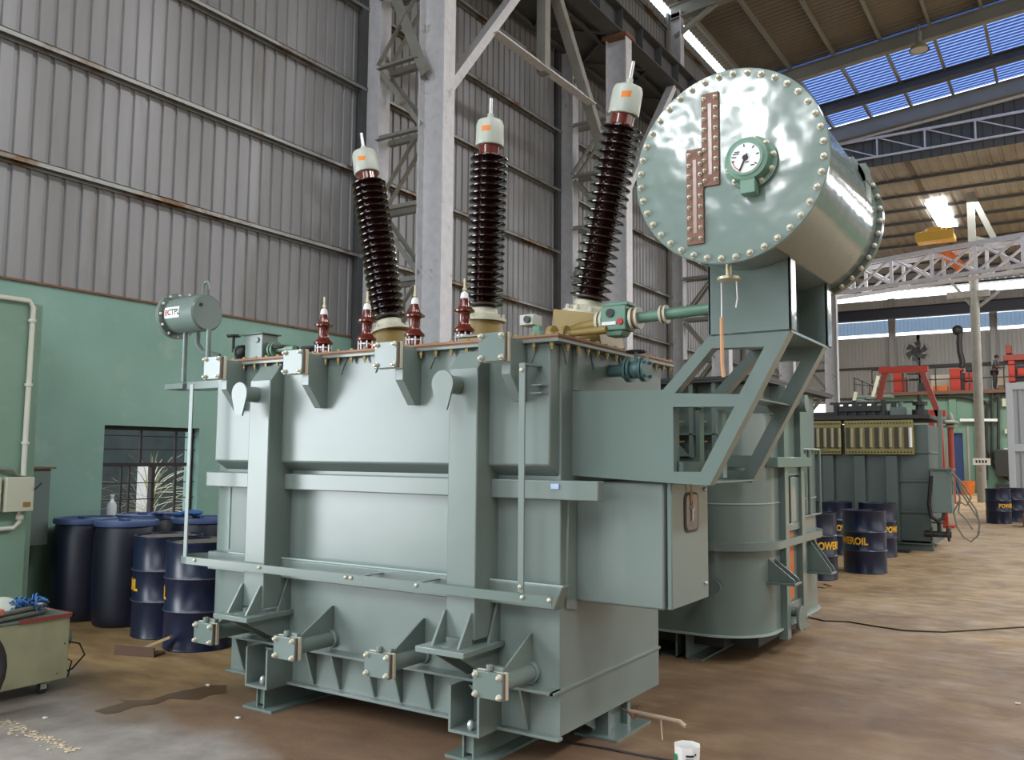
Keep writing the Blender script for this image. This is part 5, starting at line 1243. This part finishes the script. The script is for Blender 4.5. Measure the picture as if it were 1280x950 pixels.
def bx_at(px0, py0, px1, py1, Y, d, bb):
    a, c = at(px0, py1, Y=Y), at(px1, py0, Y=Y); bb.box(a.x, c.x, Y, Y + d, zt if py1 >= 480 else a.z, c.z)
def machine(name, label, cat, parts, Y, base):
    t = thing(name, label, cat, tuple(at(base[0], base[1], Y=Y)))
    for nm, m, boxes in parts:
        b = MB()
        for (a0, b0, a1, b1, d, dy) in boxes: bx_at(a0, b0, a1, b1, Y + dy, d, b)
        b.build(nm, m, t, bevel=.02, smooth=0)
    return t
YK = YM + .5
mm = machine('winding_machine', 'orange red machine with a tall bent dark pipe on the mezzanine', 'machine',
        [('body', M_RED, [(1188, 463, 1200, 487, .8, 0), (1206, 465, 1222, 476, .9, .1), (1206, 478, 1222, 487, .9, .1)]), ('head', M_RED, [(1186, 460, 1203, 464, .6, 0)]), ('guard', M_DARK, [(1200, 466, 1206, 486, .5, .2), (1207, 457, 1222, 464, .6, .3)])], YK, (1195, 488))
b = MB(); b.tube([at(1202, 460, Y=YK + .3), at(1203, 452, Y=YK + .3), at(1200, 440, Y=YK + .3), at(1199, 428, Y=YK + .3), at(1200, 415, Y=YK + .3), at(1197, 412, Y=YK + .3)], .13, 8); b.build('exhaust_pipe', M_DARK, mm)
b = MB(); b.ball(at(1197, 413, Y=YK + .3), .25, 10, 6); b.build('pipe_head', M_DARK, mm)
machine('press_machine', 'red press with an overhanging top beam at the right end of the mezzanine', 'machine',
        [('column', M_RED, [(1261, 450, 1268, 477, .8, 0)]), ('beam', M_REDM, [(1254, 442, 1290, 451, .9, -.05)]), ('motor', M_REDM, [(1257, 431, 1264, 442, .6, .1)]), ('drive', M_DARK, [(1269, 456, 1282, 476, .5, .2)]), ('cover', M_RED, [(1272, 460, 1280, 470, .5, 0)])], YK, (1265, 480))
machine('orange_winder', 'small orange machine behind the lifting frame on the mezzanine', 'machine', [('body', M_RED, [(1117, 466, 1126, 488, .8, 0)]), ('drum', M_REDM, [(1125, 472, 1132, 486, .6, .1)]), ('frame', M_DARK, [(1133, 466, 1150, 468, .3, .1), (1136, 473, 1150, 475, .3, .1), (1148, 478, 1156, 488, .5, .2)])], YK, (1120, 489))
for (a, b0, c, d), lb_ in (((1164, 468, 1187, 486), 'cream sheet crate on the mezzanine left of the orange machine'), ((1245, 463, 1258, 480), 'cream sheet crate behind the person on the mezzanine')):
    b = MB(); bx_at(a, b0, c, d, YK + 1.4, .6, b); tag(b.build('crate', M_CRATE, bevel=.02, smooth=0), lb_, 'crate')
for (a, b0, c, d), lb_ in (((1166, 483, 1184, 489), 'low timber box at the deck edge below the cream crate'), ((1247, 482, 1260, 488), 'flat timber board at the deck edge right of the person')):
    b = MB(); bx_at(a, b0 - 1, c, d, YM + (.1 if a < 1200 else 1.3), .5, b); tag(b.build('timber_box', M_ORANGEP if a < 1200 else M_WOOD, smooth=0), lb_, 'timber')
# stand fan
F = at(1146, 440, Y=YK + 2.8); fn = thing('pedestal_fan', 'large pedestal fan with six curved blades against the far wall', 'fan', (F.x, F.y, zt))
b = MB(); b.cyl((F.x, F.y + .1, zt), (F.x, F.y + .1, F.z), .05); b.cyl((F.x, F.y + .1, zt), (F.x, F.y + .1, zt + .06), .4); b.build('stand', M_BEAMF, fn)
b = MB(); b.cyl((F.x, F.y - .1, F.z), (F.x, F.y + .25, F.z), .12); b.build('motor', M_DARK, fn)
for k in range(6):
    a0 = 2 * PI * k / 6; b = MB(); vs = []
    for i in range(5):
        t_ = i / 4; r_ = .1 + .42 * t_; a = a0 + .5 * t_; w = .08 + .1 * t_
        for s_ in (-1, 1): vs.append((F.x + r_ * _c(a) - s_ * w * _s(a), F.y - .08 + s_ * .05, F.z + r_ * _s(a) + s_ * w * _c(a)))
    b.add(vs, [(2 * i, 2 * i + 1, 2 * i + 3, 2 * i + 2) for i in range(4)]); b.build('blade', M_DSTEEL, fn, smooth=0)
b = MB()
for r_ in (.3, .5, .62): b.tube([(F.x + r_ * _c(a), F.y - .18, F.z + r_ * _s(a)) for a in [2 * PI * i / 24 for i in range(24)]], .012, 5, True)
b.build('guard', M_BEAMF, fn)

# worker on the deck
def person(name, label, foot, h, face):
    t = thing(name, label, 'person', tuple(foot), rz=0)
    s_ = h / 1.72; fx = Vector((_c(face), _s(face), 0)); sd = Vector((-_s(face), _c(face), 0)); up = Vector((0, 0, 1))
    def P(f, s2, z): return Vector(foot) + (fx * f + sd * s2 + up * z) * s_
    J = {'pel': P(0, 0, .95), 'wst': P(.03, 0, 1.1), 'chs': P(.08, 0, 1.33), 'nck': P(.1, 0, 1.47), 'hd': P(.13, 0, 1.58), 'tp': P(.13, 0, 1.68)}
    R_ = {'pel': .14, 'wst': .125, 'chs': .15, 'nck': .055, 'hd': .095, 'tp': .07}
    E = [('pel', 'wst'), ('wst', 'chs'), ('chs', 'nck'), ('nck', 'hd'), ('hd', 'tp')]
    for k, sg in (('l', 1), ('r', -1)):
        for nm, p, r in (('hip', P(0, .09 * sg, .88), .085), ('kn', P(.02 + .02 * sg, .1 * sg, .48), .06), ('an', P(-.02, .1 * sg, .08), .042), ('ft', P(.16, .11 * sg, .04), .035), ('sh', P(.08, .19 * sg, 1.4), .062), ('el', P(.1, .25 * sg, 1.13), .042), ('wr', P(.33, .16 * sg, 1.1), .03), ('ha', P(.42, .14 * sg, 1.12), .032)):
            J[nm + k] = p; R_[nm + k] = r
        E += [('pel', 'hip' + k), ('hip' + k, 'kn' + k), ('kn' + k, 'an' + k), ('an' + k, 'ft' + k), ('chs', 'sh' + k), ('sh' + k, 'el' + k), ('el' + k, 'wr' + k), ('wr' + k, 'ha' + k)]
        for q_ in range(5):
            nm = 'f%d' % q_ + k; J[nm] = J['ha' + k] + (fx * (.07 if q_ < 4 else .03) + sd * ((q_ - 1.5) * .018 if q_ < 4 else -.05 * sg) - up * .02) * s_; R_[nm] = .009; E.append(('ha' + k, nm))
    K = list(J); me = bpy.data.meshes.new('body'); off = Vector(foot)
    me.from_pydata([tuple(J[k] - off) for k in K], [(K.index(a), K.index(b_)) for a, b_ in E], [])
    o = bpy.data.objects.new('body', me); COL.objects.link(o); o.parent = t; OFF[o.name] = off
    m = o.modifiers.new('skin', 'SKIN'); m.use_smooth_shade = True
    for i, k in enumerate(K): me.skin_vertices[0].data[i].radius = (R_[k] * s_, R_[k] * s_)
    me.skin_vertices[0].data[K.index('pel')].use_root = True
    m2 = o.modifiers.new('sub', 'SUBSURF'); m2.levels = 2; m2.render_levels = 2
    me.materials.append(M_SKIN)
    def shell(nm, ks, es, mt, g):
        K2 = ks; me2 = bpy.data.meshes.new(nm); me2.from_pydata([tuple(J[k] - off) for k in K2], [(K2.index(a), K2.index(b_)) for a, b_ in es], [])
        o2 = bpy.data.objects.new(nm, me2); COL.objects.link(o2); o2.parent = t; m = o2.modifiers.new('skin', 'SKIN'); m.use_smooth_shade = True
        for i, k in enumerate(K2): me2.skin_vertices[0].data[i].radius = ((R_[k] + g) * s_, (R_[k] + g) * s_)
        me2.skin_vertices[0].data[0].use_root = True
        m2 = o2.modifiers.new('sub', 'SUBSURF'); m2.levels = 2; m2.render_levels = 2; me2.materials.append(mt)
    shell('shirt', ['pel', 'wst', 'chs', 'shl', 'ell', 'shr', 'elr'], [('pel', 'wst'), ('wst', 'chs'), ('chs', 'shl'), ('shl', 'ell'), ('chs', 'shr'), ('shr', 'elr')], M_SHIRT, .02)
    shell('trousers', ['pel', 'hipl', 'knl', 'anl', 'hipr', 'knr', 'anr'], [('pel', 'hipl'), ('hipl', 'knl'), ('knl', 'anl'), ('pel', 'hipr'), ('hipr', 'knr'), ('knr', 'anr')], M_TROUS, .016)
    b = MB(); b.ball(P(.115, 0, 1.645), .105 * s_, 14, 8, (1, 1, .85)); b.build('hair', M_HAIR, t)
    b = MB(); b.ball(P(.235, 0, 1.575), .018 * s_, 8, 5); b.build('nose', M_SKIN, t)
    b = MB()
    for sg in (-1, 1): b.ball(P(.21, .035 * sg, 1.6), .012 * s_, 8, 5)
    b.build('eyes', M_INK, t)
    b = MB(); b.bar(P(.215, -.03, 1.535), P(.215, .03, 1.535), .01, .01); b.build('mouth', M_REDM, t, smooth=0)
    for k in ('anl', 'anr'): b = MB(); q_ = J[k]; b.ball(q_ + fx * .09 * s_ - up * .03 * s_, .08 * s_, 10, 6, (1.5, 1, .6)); b.build('shoe', M_BLACK, t)
    return t
ft = at(1244, 487, Y=YM + .4); ht = at(1244, 444, Y=YM + .4).z - zt
person('person', 'person in a dark shirt leaning forward at a machine on the mezzanine', (ft.x, ft.y, zt), ht, -.1)

# things against the green wall and at the right
b = MB(); p0, p1 = at(1192, 541, Y=YM - 1.5), at(1205, 600, Y=YM - 1.5); b.box(p0.x, p1.x, YM - 1.5, YM - 1.3, 0, p0.z); tag(b.build('navy_board', M_BLUEPAN, bevel=.02, smooth=0), 'tall navy blue panel leaning before the green wall', 'panel')
rk = thing('pipe_rack', 'pale pipe frame around the tall navy panel', 'rack', (p0.x, YM - 1.8, 0))
b = MB(); q0, q1 = at(1178, 534, Y=YM - 1.8), at(1209, 536, Y=YM - 1.8); b.tube([(q0.x, YM - 1.8, 0), (q0.x, YM - 1.8, q0.z), (q1.x, YM - 1.8, q0.z), (q1.x, YM - 1.8, 0)], .07, 6); b.build('frame', M_BEAMF, rk)
b = MB(); a = at(1182, 545, Y=YM - 1.6); c = at(1191, 545, Y=YM - 1.6); b.box(a.x, c.x, YM - 1.6, YM - 1.5, 0, a.z); tag(b.build('grey_panel', M_BEAMF, smooth=0), 'grey panel left of the tall navy panel', 'panel')
ib = thing('stand_insulator', 'grey shedded insulator on a rusty red stand before the green wall', 'insulator', tuple(at(1188, 600, Z=0)))
YI = 34.0; a = at(1188, 535, Y=YI)
b = MB(); b.lathe([(.1, 0), (.24, .02), (.24, .07), (.1, .12), (.27, .16), (.27, .21), (.12, .28), (.1, .42), (.04, .55)], a, (0, 0, 1), 18); b.build('insulator', M_BEAMF, ib)
b = MB(); b.cyl((a.x, a.y, 0), a, .1); b.cyl((a.x, a.y, 0), (a.x, a.y, .05), .3); b.build('stand', M_REDM, ib)
b = MB(); a, c = at(1243, 562, Y=YM - .6), at(1262, 596, Y=YM - .6); b.box(a.x, c.x, YM - .6, YM - .05, c.z, a.z); b.box(a.x, c.x, YM - .6, YM - .05, 0, c.z - .3); tag(b.build('electrical_cabinet', M_DARK, bevel=.02, smooth=0), 'dark open electrical cabinet beside the steel pole', 'cabinet')
for i, ((x0_, y0_, x1_, y1_), lb_) in enumerate([((1253, 498, 1262, 508), 'small cream switch box high on the green wall'), ((1256, 536, 1262, 542), 'tiny white notice on the green wall below the upper switch box'), ((1255, 560, 1262, 569), 'small cream switch box right of the dark electrical cabinet')]):
    a, c = at(x0_, y1_, Y=YM - .2), at(x1_, y0_, Y=YM - .2); b = MB(); b.box(a.x, c.x, YM - .2, YM, a.z, c.z); o = b.build('switch_box' if i != 1 else 'notice', M_CREAM, smooth=0); tag(o, lb_, 'electrical box' if i != 1 else 'sign')
for pts, lb_ in (([(1165, 496), (1200, 496), (1232, 502), (1234, 505)], 'dark pipe along the upper green wall left of the pole'), ([(1233, 600), (1233, 510), (1238, 500), (1250, 493), (1262, 492)], 'dark curved pipe on the green wall right of the pole'), ([(1240, 490), (1240, 575)], 'thin dark vertical pipe on the green wall'), ([(1248, 489), (1248, 562)], 'second thin dark vertical pipe on the green wall, nearer the grey door'), ([(1234, 560), (1240, 580), (1250, 592), (1262, 600)], 'black hanging cable below the dark electrical cabinet')):
    b = MB(); b.tube([at(x, y, Y=YM - .15) for x, y in pts], .07, 6); tag(b.build('wall_pipe', M_DARK), lb_, 'pipe')
b = MB(); b.bar(at(1200, 525, Y=YM - .2), at(1247, 525, Y=YM - .2), .08, .12); tag(b.build('light_tube', M_WHITE, smooth=0), 'pale horizontal batten across the green wall behind the pole', 'batten')
for px_, lb_ in ((1209, 'orange bucket at the foot of the green wall'),):
    a = at(px_, 612, Y=YM - 2.5); b = MB(); b.lathe([(.25, 0), (.34, .6), (.31, .6), (.22, .04)], (a.x, a.y, 0), (0, 0, 1), 14); tag(b.build('bucket', M_ORANGEP), lb_, 'bucket')
YD = 27.0; a = at(1260, 560, Y=YD); zt_ = at(1264, 479, Y=YD).z
dd = thing('door_panel', 'tall pale grey ribbed door panel standing at the right edge', 'door', (a.x + 1.5, YD, 0))
b = MB(); b.box(a.x, a.x + 3, YD, YD + .1, 0, zt_); b.build('panel', M_GREYDOOR, dd, smooth=0)
b = MB(); b.box(a.x, a.x + .16, YD - .08, YD, 0, zt_); b.box(a.x + .16, a.x + 3, YD - .08, YD, zt_ - .18, zt_); b.box(a.x + .16, a.x + 3, YD - .08, YD, 1.75, 1.95); b.build('frame', mat('bright_grey', S(196, 202, 206), .45), dd, bevel=.01, smooth=0)
for k in range(8): b = MB(); x = a.x + .3 + k * .22; b.box(x, x + .05, YD - .04, YD, .1, zt_ - .2); b.build('rib', M_GREYDOOR, dd, smooth=0)
b = MB(); a = at(1278, 640, Y=23.0); b.box(a.x, a.x + .5, 23, 23.4, 0, .3); tag(b.build('timber_block', mat('dark_timber', S(110, 80, 60), .8), smooth=0), 'brown timber block on the floor at the right edge', 'timber')
# ================================================================ light
w = bpy.data.worlds.new('sky'); sc.world = w; w.use_nodes = True
bg = w.node_tree.nodes['Background']; bg.inputs[0].default_value = (.80, .88, 1, 1); bg.inputs[1].default_value = 4.0
def area(name, loc, rot, sx, sy, power, col=(1, 1, 1)):
    l = bpy.data.lights.new(name, 'AREA'); l.shape = 'RECTANGLE'; l.size = sx; l.size_y = sy; l.energy = power; l.color = col
    o = bpy.data.objects.new(name, l); COL.objects.link(o); o.location = loc; o.rotation_euler = rot; return o
R90 = PI / 2
# added lamps for assumed daylight, all out of view: the doorway in the left wall (facing +X), the rear door (facing +Y) and the rooflights (facing down)
area('assumed_doorway_daylight', (-8.3, -1.05, 2.2), (0, -R90, 0), 3.9, 4.2, 450, (.93, .97, 1))
area('assumed_rear_door_daylight', (-1, -15.9, 3.5), (R90, 0, 0), 7.6, 6.6, 150, (.95, .98, 1))
for i, (a, b_) in enumerate(SKY):
    xm = (a + b_) / 2; area('assumed_rooflight_daylight', (xm, -8.9, rz(xm) - .3), (0, 0, 0), b_ - a - .2, 8, 500, (.95, .98, 1))
area('right_fill', (19.8, 12, 5), (0, R90, 0), 8, 30, 1300, (1, .97, .93))  # added fill lamp for the left wall; the right wall has no opening
area('rear_high_assumed_lamp', (-7.3, -15.7, 10.9), (R90, 0, 0), 1.5, 3.0, 420, (.96, .98, 1))  # assumed lamp for the end plate glare; the rear wall is solid here
area('left_high_assumed_lamp', (-8.1, -12.1, 10.9), (0, -R90, 0), 2.9, 6.6, 1700, (.96, .98, 1))  # second assumed lamp for that glare, added in front of closed cladding
for yy in (2, 10, 18, 25): area('roof_ridge_fill', (9, yy, 13.6), (0, 0, 0), 2.5, 5, 900, (.97, .98, 1))  # added ambient fill lamps below closed roof sheets
area('far_bay_fill', (12, 41, 9.5), (0, 0, 0), 10, 14, 2900, (1, .98, .95))  # unseen fill lamp added to brighten the far hall
area('far_hall_fill', (-1, 36, 11.0), (0, 0, 0), 16, 3, 2000, (.97, .98, 1))  # second added fill for the mezzanine side, wider than any rooflight there
sc.view_settings.view_transform = 'Standard'; sc.view_settings.look = 'None'; sc.view_settings.gamma = 1
sc.view_settings.use_curve_mapping = False; sc.view_settings.exposure = 0.0
try:
    sc.cycles.use_denoising = True; sc.cycles.denoiser = 'OPENIMAGEDENOISE'
    sc.cycles.max_bounces = 7; sc.cycles.diffuse_bounces = 4; sc.cycles.glossy_bounces = 3; sc.cycles.caustics_reflective = False; sc.cycles.caustics_refractive = False
    sc.cycles.sample_clamp_indirect = 6
except Exception: pass
